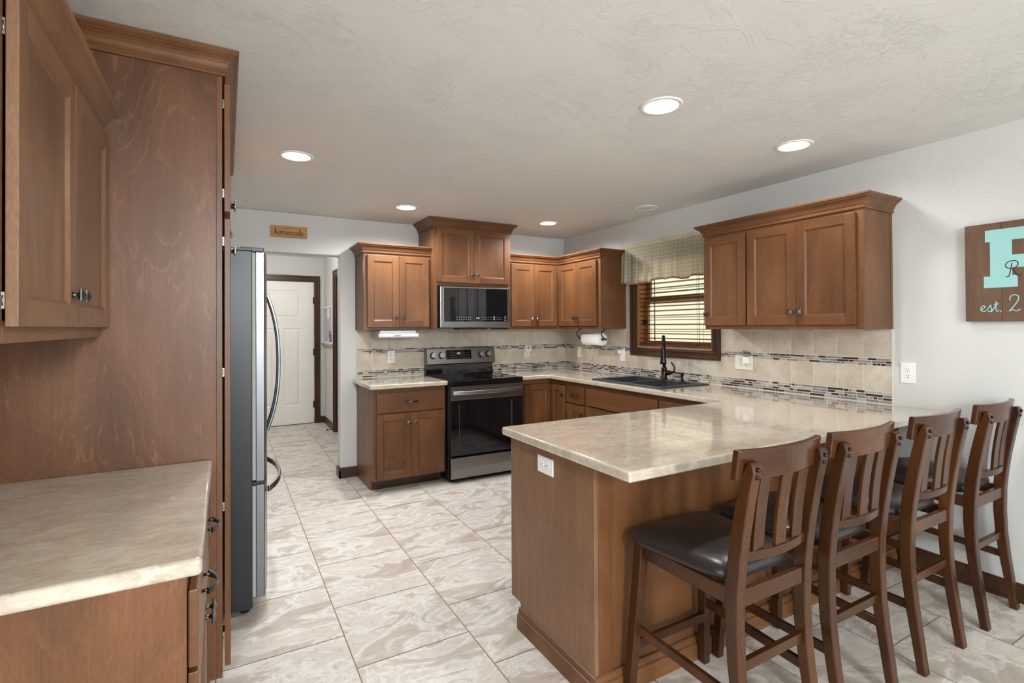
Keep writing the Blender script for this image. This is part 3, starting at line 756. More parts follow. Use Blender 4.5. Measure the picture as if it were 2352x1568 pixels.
# peninsula base
PX0, PY0, PY1 = 1.19, 1.49, 2.115
pn = thing('peninsula_cabinet', 'wooden peninsula base with outlet in its end panel, behind the four stools', 'cabinet', (PX0, PY0, 0), 0, 'stained wooden kitchen cabinets')
obj('carcass', M().box(PX0+.02, XR-.001, PY0+.02, PY1-.02, .10, CT-CTH-.001), WOODS, pn)
obj('end_panel', M().prism([(PY0, 0), (PY1-.085, 0), (PY1-.085, .105), (PY1-.075, .118), (PY1, .118), (PY1, CT-CTH-.001), (PY0, CT-CTH-.001)], 'x', PX0, PX0+.0195), wood_lit_v, pn, bevel=.0015)  # end panel brightness is partly painted into its maple colour
obj('back_panel', M().box(PX0+.085, XR-.001, PY0+.004, PY0+.0195, 0, CT-CTH-.001), wood_v, pn, bevel=.001)
obj('corner_stile', M().box(PX0+.02, PX0+.083, PY0-.001, PY0+.0195, 0, CT-CTH-.001), wood_v, pn, bevel=.002)
obj('toe_kick', M().box(PX0+.02, XF_B, PY1-.10, PY1-.085, 0, .0995), trim_w, pn)
BM = [(0, .0), (.016, 0), (.016, .058), (.014, .066), (.008, .070), (.010, .076), (.006, .092), (0, .096)]
obj('base_moulding', crown_mesh([(PX0, PY1-.078), (PX0, PY0-.001), (XR-.001, PY0-.001)], 0, prof=BM), wood_x, pn)
obj('face_frame', M().box(PX0+.02, XF_B-.002, PY1-.0195, PY1-.002, .10, CT-CTH-.001), wood_v, pn, bevel=.001)
for k in range(3):
    a = PX0+.04+k*.53
    dd = door_mesh(0, .52, .115, .834); dd.xf(lambda p, a=a: Vector((a+.52-p.x, PY1-p.y-.001, p.z)))
    d_ = obj('door', dd, WOODS, pn, bevel=.0018)
    kk = knob_mesh(.49, .75); kk.xf(lambda p, a=a: Vector((a+.52-p.x, PY1-p.y-.001, p.z))); obj('knob', kk, m_pewter, d_)

# worktops
SK = (2.905, 3.39, 2.84, 3.57)      # sink cut-out x0,x1,y0,y1
CX, CY1 = 2.795, 4.195
def in_top(a, b):
    if SK[0] < a < SK[1] and SK[2] < b < SK[3]: return False
    return (a > CX) or (b < 2.147) or (b > CY1 and a > 2.4925)
ct = M().cells(sorted([1.157, 2.4925, CX, SK[0], SK[1], XR-.001]), sorted([1.262, 2.147, SK[2], SK[3], CY1, YB-.001]), in_top, CT-CTH, CT)
c_ = obj('countertop', ct, m_counter, bevel=.009, seg=4)
tag(c_, 'long beige laminate countertop wrapping from the range past the sink to the peninsula', 'countertop', 'laminate countertops'); centre(c_)
c_ = obj('countertop', M().box(1.034, 1.7225, CY1, YB-.001, CT-CTH, CT), m_counter, bevel=.009, seg=4)
tag(c_, 'short beige laminate countertop left of the range, under the radio', 'countertop', 'laminate countertops'); centre(c_)
c_ = obj('countertop', M().box(XL+.001, -.044, 1.245, 2.158, CT-CTH, CT), m_counter, bevel=.011, seg=5)
tag(c_, 'grey-beige laminate countertop against the tall pantry panel, below the left cabinet', 'countertop', 'laminate countertops'); centre(c_)

# ================================================================== text helpers
def text_mesh(s, size, mb, fn, mat=0, align='LEFT', depth=0.0006):
    # outline text laid in local (u, v); fn maps (u, v, h) -> world
    cu = bpy.data.curves.new('lettering', 'FONT'); cu.body = s; cu.size = size; cu.align_x = align; cu.extrude = depth; cu.resolution_u = 4
    o = bpy.data.objects.new('lettering', cu); COL.objects.link(o); bpy.context.view_layer.update()
    me = bpy.data.meshes.new_from_object(o.evaluated_get(bpy.context.evaluated_depsgraph_get()))
    b = len(mb.v); mb.v += [tuple(fn(v.co.x, v.co.y, v.co.z)) for v in me.vertices]
    for p in me.polygons: mb.f.append(tuple(b+i for i in p.vertices)); mb.mi.append(mat); mb.sm.append(False)
    bpy.data.objects.remove(o); bpy.data.curves.remove(cu); bpy.data.meshes.remove(me)
    return mb
def spline(pts, n=6):
    P = [pts[0]]+list(pts)+[pts[-1]]; out = []
    for i in range(1, len(P)-2):
        for k in range(n):
            t = k/n; a, b, c, d = P[i-1], P[i], P[i+1], P[i+2]
            out.append(tuple(.5*((2*b[j])+(c[j]-a[j])*t+(2*a[j]-5*b[j]+4*c[j]-d[j])*t*t+(3*b[j]-a[j]-3*c[j]+d[j])*t**3) for j in range(2)))
    out.append(tuple(pts[-1])); return out
LET = {
 'h': (.95, [[(0, .35), (.22, 1.1), (.40, 1.85), (.26, 2.0), (.18, 1.4), (.14, 0)], [(.14, 0), (.26, .7), (.48, .98), (.64, .75), (.62, .15), (.78, .02), (.98, .3)]]),
 'o': (.95, [[(.62, .95), (.28, .95), (.08, .5), (.25, .03), (.62, .12), (.74, .6), (.55, .95), (.68, .8), (.98, .78)]]),
 'm': (1.35, [[(-.02, .75), (.12, .95), (.16, .5), (.13, 0)], [(.13, 0), (.25, .75), (.44, .98), (.56, .7), (.54, 0)], [(.54, 0), (.66, .75), (.86, .98), (1.0, .7), (.98, .15), (1.12, .02), (1.38, .3)]]),
 'e': (.85, [[(0, .28), (.32, .45), (.58, .76), (.42, .98), (.14, .75), (.10, .3), (.32, .02), (.62, .1), (.88, .35)]]),
 'a': (1.0, [[(.70, .85), (.40, .97), (.10, .6), (.14, .12), (.42, .04), (.66, .45), (.74, .95), (.70, .3), (.82, .03), (1.02, .3)]]),
 'd': (1.0, [[(.70, .82), (.40, .97), (.10, .6), (.14, .12), (.42, .04), (.66, .45), (.84, 1.75), (.74, 1.95), (.66, 1.2), (.72, .25), (.84, .03), (1.02, .3)]]),
 's': (.72, [[(0, .28), (.38, .95), (.46, 1.02), (.46, .7), (.58, .3), (.34, .0), (.06, .12)], [(.34, .0), (.56, .05), (.74, .3)]]),
 't': (.70, [[(0, .28), (.26, .95), (.40, 1.6), (.34, .5), (.40, .05), (.58, .05), (.74, .25)], [(.08, 1.12), (.36, 1.15), (.72, 1.22)]]),
 '.': (.4, [[(.14, .02), (.20, .09), (.27, .02), (.20, -.03)]]),
 '2': (1.1, [[(.12, 1.3), (.05, 1.55), (.30, 1.92), (.74, 1.85), (.82, 1.4), (.50, .75), (.02, .02), (.30, .18), (.62, .02), (.98, .22)]]),
 'R': (1.5, [[(.62, 1.75), (.50, 1.0), (.36, .2), (.22, 0), (.02, .12)], [(.42, 1.05), (.05, 1.25), (.10, 1.75), (.62, 2.0), (1.10, 1.85), (1.12, 1.35), (.70, 1.02), (.46, .98)], [(.70, 1.02), (.92, .5), (1.16, .06), (1.5, .2)]]),
}
def script(word, x, y, h, r, mb, fn, nrm, mat=0, rr=None):
    for ch in word:
        adv, strokes = LET[ch]
        for st in strokes:
            pts = spline(st, 5)
            mb.tube([fn(x+p[0]*h, y+p[1]*h, .0004) for p in pts], r if rr is None else rr, seg=6, mat=mat, squash=(Vector(nrm), .25))
        x += adv*h
    return x

# ================================================================== APPLIANCES
# range
RX0, RX1 = 1.730, 2.482
RYF = 4.165
rg = thing('range', 'black stainless electric range with glass oven door, between two base cabinets', 'range', ((RX0+RX1)/2, 4.5, 0))
obj('body', M().box(RX0, RX1, RYF+.05, YB-.015, .035, .905), m_black, rg, bevel=.002)
obj('cooktop', M().box(RX0-.002, RX1+.002, RYF+.005, 4.79, .9055, .915), m_blackglass, rg, bevel=.004)
obj('front_panel', M().box(RX0, RX1, RYF+.004, RYF+.049, .868, .905), m_blackglass, rg, bevel=.004)
ovd = obj('oven_door', M().box(RX0+.002, RX1-.002, RYF, RYF+.045, .245, .862), m_blackglass, rg, bevel=.003)
dp = obj('door_panel', M().loft([[(RX0+.002, RYF-.004, .742), (RX1-.002, RYF-.004, .742), (RX1-.002, RYF-.0005, .738), (RX0+.002, RYF-.0005, .738)], [(RX0+.002, RYF-.006, .862), (RX1-.002, RYF-.006, .862), (RX1-.002, RYF-.0005, .862), (RX0+.002, RYF-.0005, .862)]]), m_blksteel, ovd)
hm = M(); pts = []
for i in range(17):
    t = -1+2*i/16; pts.append(((RX0+RX1)/2+t*.355, RYF-.012-.038*(1-abs(t)**3.5), .806))
hm.bar(pts, (0, 0, 1), .034, .014); obj('oven_handle', hm, m_steelx, ovd, bevel=.005)
obj('window_frame', M().box(RX1-.135, RX1-.122, RYF-.0012, RYF-.0002, .29, .705).box(RX0+.085, RX0+.09, RYF-.0012, RYF-.0002, .29, .705), flat('tinted_edge', srgb(62, 66, 74), .2), ovd)
dw = M()
prof = [(RYF+.03, .036), (RYF-.002, .042), (RYF-.006, .13), (RYF-.002, .222), (RYF+.012, .230), (RYF+.03, .230)]
dw.prism(prof, 'x', RX0+.004, RX1-.004); obj('storage_drawer', dw, m_blksteel, rg, bevel=.002)
for px in (RX0+.05, RX1-.05):
    for py in (RYF+.09, YB-.08): obj('foot', M().lathe([(.018, 0), (.018, .02), (.01, .021), (.01, .036)], (px, py, 0), seg=14), m_black, rg)
for (bx, by, br) in ((1.93, 4.33, .10), (2.28, 4.33, .085), (1.93, 4.63, .075), (2.28, 4.63, .10), (2.105, 4.66, .055)):
    obj('burner_ring', M().lathe([(br, 0), (br, .0006), (br-.004, .0006), (br-.004, 0)], (bx, by, .9152), seg=40, caps=False), flat('burner_print', (.05, .05, .052, 1), .2), rg)
# backguard
BGX0, BGX1 = 1.738, 2.492
obj('riser', M().prism([(4.80, .906), (4.795, .915), (4.80, 1.012), (YB-.013, 1.012), (YB-.013, .906)], 'x', RX0+.002, RX1-.002), m_blackglass, rg, bevel=.002)
def bgp(u, v, h=0):        # point on the sloped face of the control panel: u across, v up
    y = 4.748+(v-1.022)*.16; return Vector((u, y-h, v+h*.16))
bg = M().prism([(4.748, 1.022), (4.772, 1.176), (4.790, 1.182), (YB-.013, 1.182), (YB-.013, 1.013), (4.775, 1.013)], 'x', BGX0-.004, BGX1-.004)
bgo = obj('control_panel', bg, m_blksteel, rg, bevel=.003)
obj('display', M().loft([[bgp(1.935, 1.067, .0002), bgp(2.215, 1.067, .0002), bgp(2.215, 1.160, .0002), bgp(1.935, 1.160, .0002)], [bgp(1.937, 1.069, .0016), bgp(2.213, 1.069, .0016), bgp(2.213, 1.158, .0016), bgp(1.937, 1.158, .0016)]]), m_blackglass, bgo)
for kx in (1.795, 1.885, 2.325, 2.410):
    k = M().lathe([(.034, 0), (.034, .006), (.031, .010)], (0, 0, 0), seg=24)
    b = obj('knob_base', k.xf(lambda p: bgp(kx+p.x, 1.108+p.y, p.z+.001)), m_black, bgo)
    k = M().lathe([(.028, .010), (.027, .030), (.024, .034)], (0, 0, 0), seg=24).box(-.0075, .0075, -.027, .027, .030, .042)
    obj('knob', k.xf(lambda p: bgp(kx+p.x, 1.108+p.y, p.z)), m_steelx, b)
pm = M(); random.seed(3)
for i in range(9):
    for j in range(3):
        if j < 2 and 3 <= i <= 5: continue
        u, v = 1.992+i*.0235, 1.079+j*.024
        pm.quad([bgp(u, v, .002), bgp(u+.008, v, .002), bgp(u+.008, v+.004, .002), bgp(u, v+.004, .002)])
text_mesh('LG', .022, pm, lambda a, b, c: bgp(1.772+a, 1.040+b, .0008+c))
ring = M().lathe([(.0105, .0003), (.0105, .0009), (.0085, .0009), (.0085, .0003)], (0, 0, 0), seg=20, caps=False).xf(lambda p: bgp(1.758+p.x, 1.048+p.y, p.z)); pm.add(ring, 0)
obj('lettering', pm, m_print, bgo)
clk = text_mesh('2:25', .021, M(), lambda a, b, c: bgp(2.054+a, 1.116+b, .002+c)); obj('clock_digits', clk, m_screen, bgo)

# microwave
WX0, WX1, WYF, WZ0_, WZ1_ = 1.742, 2.484, 4.424, 1.380, 1.778
mw = thing('microwave', 'over-the-range microwave with mirrored black door and touch controls', 'microwave', ((WX0+WX1)/2, 4.64, WZ0_))
obj('body', M().box(WX0, WX1, WYF+.032, YB-.01, WZ0_, WZ1_), m_black, mw, bevel=.002)
wd = obj('door', M().box(WX0, WX1, WYF, WYF+.030, WZ0_+.004, WZ1_), m_blksteel, mw, bevel=.006, seg=3)
obj('window', M().box(WX0+.036, WX1-.026, WYF-.0016, WYF-.0004, 1.442, 1.764), m_blackglass, wd, bevel=.001)
obj('window_rim', frame_yz(M(), WX0+.031, WX1-.021, 1.437, 1.769, .005, 0, .0022).xf(lambda p: Vector((p.y, WYF-.0026+p.x, p.z))), m_steelx, wd)
obj('vent_grille', M().box(WX0+.20, WX1-.24, WYF+.02, WYF+.16, WZ0_-.012, WZ0_-.0005), m_black, mw, bevel=.002)
pm = M()
wp = lambda a, b, c=0: Vector((a, WYF-.0018-c, b))
for i in range(7):
    for j in range(2):
        u, v = 1.905+i*.0235, 1.462+j*.021; pm.quad([wp(u, v), wp(u+.011, v), wp(u+.011, v+.006), wp(u, v+.006)])
for i in range(7):
    for j in range(2):
        u, v = 2.170+i*.0185, 1.462+j*.021; pm.quad([wp(u, v), wp(u+.005, v), wp(u+.005, v+.007), wp(u, v+.007)])
for j in range(2): pm.quad([wp(2.300, 1.458+j*.021), wp(2.316, 1.458+j*.021), wp(2.316, 1.475+j*.021), wp(2.300, 1.475+j*.021)])
for i in range(4):
    for j in range(2):
        u, v = 2.336+i*.018, 1.462+j*.021; pm.quad([wp(u, v), wp(u+.006, v), wp(u+.006, v+.006), wp(u, v+.006)])
for j in range(3): pm.quad([wp(2.422, 1.452+j*.018), wp(2.440, 1.452+j*.018), wp(2.440, 1.460+j*.018), wp(2.422, 1.460+j*.018)])
wq = lambda a, b, c=0: Vector((a, WYF-.0006-c, b))
text_mesh('LG', .022, pm, lambda a, b, c: wq(1.790+a, 1.404+b, c))
pm.add(M().lathe([(.0105, 0), (.0105, .0006), (.0080, .0006), (.0080, 0)], (0, 0, 0), seg=20, caps=False).xf(lambda p: wq(1.776+p.x, 1.412+p.y, p.z)), 0)
obj('lettering', pm, m_print, wd)
obj('clock_digits', text_mesh('2:25', .020, M(), lambda a, b, c: wp(2.112+a, 1.471+b, .0003+c)), m_screen, wd)

# refrigerator (faces +x)
fr = thing('refrigerator', 'stainless refrigerator with black sides and curved handles beside the pantry', 'refrigerator', (-.25, 3.23, 0))
FY0_, FY1_ = 2.775, 3.685
obj('body', M().box(XL+.03, .112, FY0_, FY1_, .028, 1.772), m_fridge_side, fr, bevel=.003)
obj('top_cap', M().box(.0, .112, FY0_+.001, FY1_-.001, 1.7725, 1.785), m_black, fr, bevel=.002)
for yy in (FY0_+.05, FY1_-.05):
    for xx in (-.5, .08): obj('foot', M().lathe([(.022, 0), (.022, .02), (.012, .0275)], (xx, yy, 0), seg=12), m_black, fr)
def fx(y): # gently bowed front
    t = (y-(FY0_+FY1_)/2)/((FY1_-FY0_)/2); return .196-.024*abs(t)**2.2
def fdoor(y0, y1, z0, z1):
    mb = M(); n = 10; ring = []
    ys = [y0+(y1-y0)*i/n for i in range(n+1)]
    r = .008
    prof = [(.128, y0+.001), (fx(y0)-r, y0)]+[(fx(y)-(.004 if i in (0, n) else 0), y+(r*.4 if i == 0 else -r*.4 if i == n else 0)) for i, y in enumerate(ys)]+[(fx(y1)-r, y1), (.128, y1-.001)]
    mb.prism(prof, 'z', z0, z1); return mb
ym = (FY0_+FY1_)/2
for (a, b, z0, z1, nm) in ((FY0_, ym-.002, .642, 1.768, 'door'), (ym+.002, FY1_, .642, 1.768, 'door'), (FY0_, FY1_, .075, .625, 'freezer_drawer')):
    d_ = obj(nm, fdoor(a, b, z0, z1), m_steel, fr, bevel=.002)
    obj('gasket', M().box(.1125, .1275, a+.006, b-.006, z0+.006, z1-.006), m_gasket, d_)
    if nm == 'door':
        hy = ym-.045 if a < ym-.1 else ym+.045; pts = []
        for i in range(21):
            t = -1+2*i/20; pts.append((fx(hy)+.008+.062*(1-abs(t)**2.4), hy, 1.20+t*.385))
        obj('handle', M().bar(pts, (0, 1, 0), [.026+.008*abs(-1+2*i/20) for i in range(21)], .015), m_darksteel, d_, bevel=.004)
    else:
        pts = []
        for i in range(21):
            t = -1+2*i/20; y = ym+t*.37; pts.append((fx(y)+.008+.062*(1-abs(t)**2.4), y, .575))
        obj('handle', M().bar(pts, (0, 0, 1), .030, .015), m_darksteel, d_, bevel=.004)
for yy in (FY0_+.05, FY1_-.05):
    obj('hinge_cover', M().box(.06, .165, yy-.04, yy+.03, 1.7705, 1.792).lathe([(.018, 0), (.018, .030)], (.145, yy, 1.766), seg=14), m_black, fr, bevel=.003)
    obj('hinge_bracket', M().box(.1125, .168, yy-.045, yy+.02, .628, .640), m_black, fr)
obj('base_grille', M().box(.06, .11, FY0_+.02, FY1_-.02, .03, .074), m_black, fr)
mg = M().lathe([(.012, 0), (.012, .004)], (0, 0, 0), seg=14)

# under-cabinet radio and its cord
ra = thing('radio', 'silver under-cabinet clock radio hanging below the leftmost back wall cabinet', 'radio', (1.36, 4.64, 1.30))
obj('body', M().prism([(4.50, 1.312), (4.50, 1.352), (4.53, 1.3655), (4.80, 1.3655), (4.80, 1.306), (4.53, 1.300)], 'x', 1.20, 1.535), m_silver, ra, bevel=.004)
fp = obj('front_panel', M().prism([(4.496, 1.302), (4.492, 1.312), (4.494, 1.330), (4.4995, 1.336), (4.4995, 1.300)], 'x', 1.185, 1.555), flat('radio_white', srgb(205, 206, 208), .35), ra, bevel=.003)
obj('display', M().box(1.325, 1.385, 4.4895, 4.4955, 1.313, 1.327), m_lcd, fp)
obj('button', M().lathe([(.006, 0), (.006, -.008)], (1.20, 4.492, 1.318), axis='y', seg=12), m_silver, fp)
cpts = [(1.385, 4.70, 1.302), (1.384, 4.78, 1.275), (1.378, YB-.035, 1.24), (1.385, YB-.03, 1.19), (1.400, YB-.028, 1.155), (1.3995, YB-.024, 1.137)]
obj('power_cord', M().tube(cpts, .003, seg=8), m_cord, ra)
obj('plug', M().box(1.386, 1.413, YB-.035, YB-.0145, 1.122, 1.146), m_white, ra, bevel=.003)

# ================================================================== SINK, FAUCET
SZ = CT+.0005
sk = thing('sink', 'black double-bowl drop-in sink below the window', 'sink', (3.14, 3.20, .70))
sx = [2.872, 2.925, 3.335, 3.418]; sy = [2.790, 2.862, 3.190, 3.222, 3.552, 3.618]
rim = M().cells(sx, sy, lambda a, b: not (2.925 < a < 3.335 and (2.862 < b < 3.190 or 3.222 < b < 3.552)), SZ, SZ+.010)
obj('rim', rim, m_sink, sk, bevel=.005, seg=3)
for (a, b) in ((2.862, 3.190), (3.222, 3.552)):
    mb = M(); R = lambda i, z: [(2.925+i, a+i, z), (3.335-i, a+i, z), (3.335-i, b-i, z), (2.925+i, b-i, z)]
    mb.loft([R(-.003, SZ+.004), R(.004, SZ-.06), R(.018, .735), R(.03, .728)], caps=False); mb.quad(R(.03, .728))
    bo = obj('bowl', mb, m_sink, sk)
    s_ = bo.modifiers.new('solid', 'SOLIDIFY'); s_.thickness = .004; s_.offset = 1
    obj('drain', M().lathe([(.045, 0), (.045, .002), (.03, .003)], (3.13, (a+b)/2, .7285), seg=20), m_pewter, bo)
FB = Vector((3.378, 3.236, SZ+.0105)); fd = Vector((-.75, -.66, 0)).normalized(); side = Vector((fd.y, -fd.x, 0))*1
fa = thing('faucet', 'dark bronze high-arc pull-down faucet on the sink deck', 'faucet', FB)
obj('base', M().lathe([(.030, 0), (.030, .006), (.024, .010), (.024, .085), (.026, .092), (.022, .100), (.015, .112)], FB, seg=24), m_bronze, fa)
pts = [FB+Vector((0, 0, .10)), FB+Vector((0, 0, .20)), FB+Vector((0, 0, .29))]
for i in range(1, 13):
    an = PI*i/13*1.02; pts.append(FB+fd*(.075*(1-math.cos(an)))+Vector((0, 0, .29+.085*math.sin(an))))
obj('spout', M().tube(pts, .0135, seg=14), m_bronze, fa)
e = pts[-1]
obj('spray_head', M().tube([e+Vector((0, 0, .006)), e+Vector((0, 0, -.03)), e+fd*.003+Vector((0, 0, -.09)), e+fd*.006+Vector((0, 0, -.15)), e+fd*.007+Vector((0, 0, -.165))], [.015, .016, .0185, .027, .026], seg=18), m_bronze, fa)
lv = Vector((.55, -.83, 0)).normalized(); c0 = FB+Vector((0, 0, .055))
obj('handle', M().tube([c0+lv*.012, c0+lv*.05, c0+lv*.058], [.024, .021, .014], seg=16).tube([c0+lv*.05, c0+lv*.085+Vector((0, 0, .01)), c0+lv*.088+Vector((0, 0, .05)), c0+lv*.068+Vector((0, 0, .085)), c0+lv*.060+Vector((0, 0, .095))], [.012, .011, .008, .007, .006], seg=10), m_bronze, fa)
SD = Vector((3.378, 3.035, SZ+.0105))
so = thing('soap_dispenser', 'small dark bronze soap dispenser on the sink deck right of the faucet', 'soap dispenser', SD)
obj('base', M().lathe([(.017, 0), (.017, .005), (.010, .009), (.010, .050), (.014, .054), (.014, .066), (.006, .072)], SD, seg=18), m_bronze, so)
obj('nozzle', M().tube([SD+Vector((0, 0, .060)), SD+fd*.05+Vector((0, 0, .062)), SD+fd*.085+Vector((0, 0, .054))], [.007, .0055, .0045], seg=10), m_bronze, so)
tag(centre(obj('sink_hole_cover', M().lathe([(.016, 0), (.016, .004), (.011, .006)], (3.378, 3.135, SZ+.0105), seg=18), m_bronze)), 'small round bronze cap on the sink deck between faucet and soap dispenser', 'cap')

# paper towel holder and roll
th = thing('paper_towel_holder', 'black wire paper towel holder under the corner wall cabinet', 'paper towel holder', (3.30, 4.13, 1.20))
hz_ = 1.262
obj('rod', M().tube([(3.30, 4.345, hz_), (3.30, 3.925, hz_)], .005, seg=10), m_iron, th)
for yy, s in ((4.338, 1), (3.932, -1)):
    ap = []
    for i in range(13):
        t = i/12; ap.append((3.30-.055*math.sin(t*PI)*.9, yy-s*.0*t, hz_+(1.3665-hz_)*t))
    obj('arm', M().tube(ap, .0048, seg=8), m_iron, th)
    obj('finial', M().lathe([(.001, -.012), (.010, -.006), (.011, 0), (.010, .006), (.001, .012)], (3.30, yy+s*.006, hz_), axis='y', seg=12), m_iron, th)
    obj('mount', M().box(3.285, 3.315, yy-.012, yy+.012, 1.3625, 1.3675), m_iron, th)
rp = obj('paper_towel_roll', M().lathe([(.021, -.14), (.061, -.14), (.064, -.137), (.064, .137), (.061, .14), (.021, .14), (.021, -.14)], (3.30, 4.115, hz_), axis='y', seg=40, caps=False), m_paper)
tag(rp, 'white paper towel roll under the corner wall cabinet', 'paper towel roll')
centre(rp)

# ================================================================== STOOLS (local: x right, y towards the counter, origin under the rear legs)
def make_stool(label, loc, rz=0.0):
    t = thing('counter_stool', label, 'stool', loc, rz, 'counter stools along the peninsula')
    hw = .193; PW = .040
    rear = [(.000, .0, .030), (.008, .06, .031), (.0185, .15, .034), (.031, .25, .037), (.041, .36, .040), (.0445, .47, .043), (.042, .58, .045), (.034, .67, .045), (.022, .76, .044), (.005, .86, .042), (-.008, .93, .040), (-.016, .965, .034), (-.013, .985, .022), (-.004, .993, .008)]
    for sx in (-1, 1):
        mb = M(); xo, xi = sx*hw, sx*(hw-PW)
        mb.loft([[(min(xo, xi), y, z), (max(xo, xi), y, z), (max(xo, xi), y+d, z), (min(xo, xi), y+d, z)] for y, z, d in rear])
        lg = obj('leg', mb, chair_w, t, bevel=.004, seg=2, world=False)
        for z, y in ((.973, -.0165), (.950, -.0125)):
            obj('bolt', M().lathe([(.0075, 0), (.0070, -.003), (.0045, -.0058), (.0005, -.0066)], (sx*(hw-PW/2), y+.001, z), axis='y', seg=14), m_bronze, lg, world=False)
        fmb = M(); a, b = sx*(hw+.005), sx*(hw-.033); a2, b2 = sx*(hw+.028), sx*(hw-.004)
        Q = lambda xa, xb, y0, y1, z: [(min(xa, xb), y0, z), (max(xa, xb), y0, z), (max(xa, xb), y1, z), (min(xa, xb), y1, z)]
        fmb.loft([Q(a2, b2, .482, .512, 0), Q(a2-sx*.006, b2-sx*.008, .476, .512, .12), Q(a, b, .450, .490, .45), Q(a, b, .437, .477, .592)])
        obj('leg', fmb, chair_w, t, bevel=.003, world=False)
        # side stretcher and side seat rail
        obj('stretcher', M().loft([[(sx*(hw-.022)-.009, .066, z) for z in (.235,)]+[(sx*(hw-.022)+.009, .066, .235), (sx*(hw-.022)+.009, .066, .268), (sx*(hw-.022)-.009, .066, .268)], [(sx*(hw-.008)-.009, .475, .250), (sx*(hw-.008)+.009, .475, .250), (sx*(hw-.008)+.009, .475, .283), (sx*(hw-.008)-.009, .475, .283)]]), chair_w, t, bevel=.003, world=False)
        obj('seat_rail', M().box(sx*(hw-.014)-.010, sx*(hw-.014)+.010, .087, .440, .540, .590), chair_w, t, bevel=.003, world=False)
    obj('seat_rail', M().box(-hw+.038, hw-.038, .050, .070, .536, .588), chair_x, t, bevel=.003, world=False)
    obj('seat_rail', M().box(-hw+.030, hw-.030, .445, .466, .540, .590), chair_x, t, bevel=.003, world=False)
    obj('stretcher', M().box(-hw+.039, hw-.039, .055, .075, .333, .366), chair_x, t, bevel=.003, world=False)
    obj('stretcher', M().box(-hw+.012, hw-.012, .468, .486, .190, .224), chair_x, t, bevel=.003, world=False)
    # curved top rail, lower rail and three slats
    def curved(w, z0, z1, t_, y0, bow, lean, n=14):
        rings = []
        for i in range(n+1):
            x = -w+2*w*i/n; b = y0-bow*(1-(x/w)**2)
            rings.append([(x, b, z0), (x, b+t_, z0), (x, b+t_-lean, z1), (x, b-lean, z1)])
        return M().loft(rings, smooth=False)
    obj('top_rail', curved(.212, .934, 1.026, .022, .030, .034, .012), chair_x, t, bevel=.004, world=False)
    obj('back_rail', curved(hw-.036, .676, .706, .020, .046, .022, .002), chair_x, t, bevel=.003, world=False)
    for k, xc in enumerate((-.098, 0.0, .098)):
        yb = .046-.022*(1-(xc/(hw-.036))**2); yt = .030-.034*(1-(xc/.212)**2)
        mb = M(); rings = []
        for i in range(7):
            f = i/6; z = .704+(.940-.704)*f; y = yb+.004+(yt+.004-yb-.004)*f+.004*math.sin(f*PI)
            rings.append([(xc-.026, y, z), (xc+.026, y, z), (xc+.026, y+.012, z), (xc-.026, y+.012, z)])
        obj('slat', mb.loft(rings), chair_w, t, bevel=.002, world=False)
    # padded seat: rounded trapezoid with a domed top
    mb = M(); n = 48; outl = []
    def sup(k, s, front, back, wf, wb_):
        a = 2*PI*k/n; c, q = math.cos(a), math.sin(a); e = .28
        u = math.copysign(abs(c)**e, c); v = math.copysign(abs(q)**e, q)
        yy = (front+back)/2+v*(front-back)/2*s; w = wb_+(wf-wb_)*((yy-back)/(front-back)); return (u*w*s, yy)
    B, Fr, WF, WB = .088, .500, .232, .176
    rings = []
    for s, z in ((.93, .592), (.985, .596), (1.0, .606), (.995, .617), (.975, .627), (.93, .636), (.84, .644), (.66, .651), (.40, .6545), (.12, .6555)):
        rings.append([(*sup(k, s, Fr, B, WF, WB), z) for k in range(n)])
    obj('seat', mb.loft(rings, smooth=True), m_leather, t, world=False)
    return t
ST_Y = .953
st0 = make_stool('dark wooden counter stool nearest the outlet end of the peninsula', (1.527, ST_Y, 0), 0.0)
for xx, dy, rz_, lab in ((2.020, 0.0, 0.0, 'second dark wooden counter stool from the outlet end of the peninsula'),
                 (2.603, 0.0, 0.0, 'third dark wooden counter stool from the outlet end, between two others'),
                 (3.205, 0.0, 0.0, 'dark wooden counter stool nearest the right wall under the outlet')):
    c = copy_tree(st0); c.location = (xx, ST_Y+dy, 0); c.rotation_euler = (0, 0, rz_); c['label'] = lab

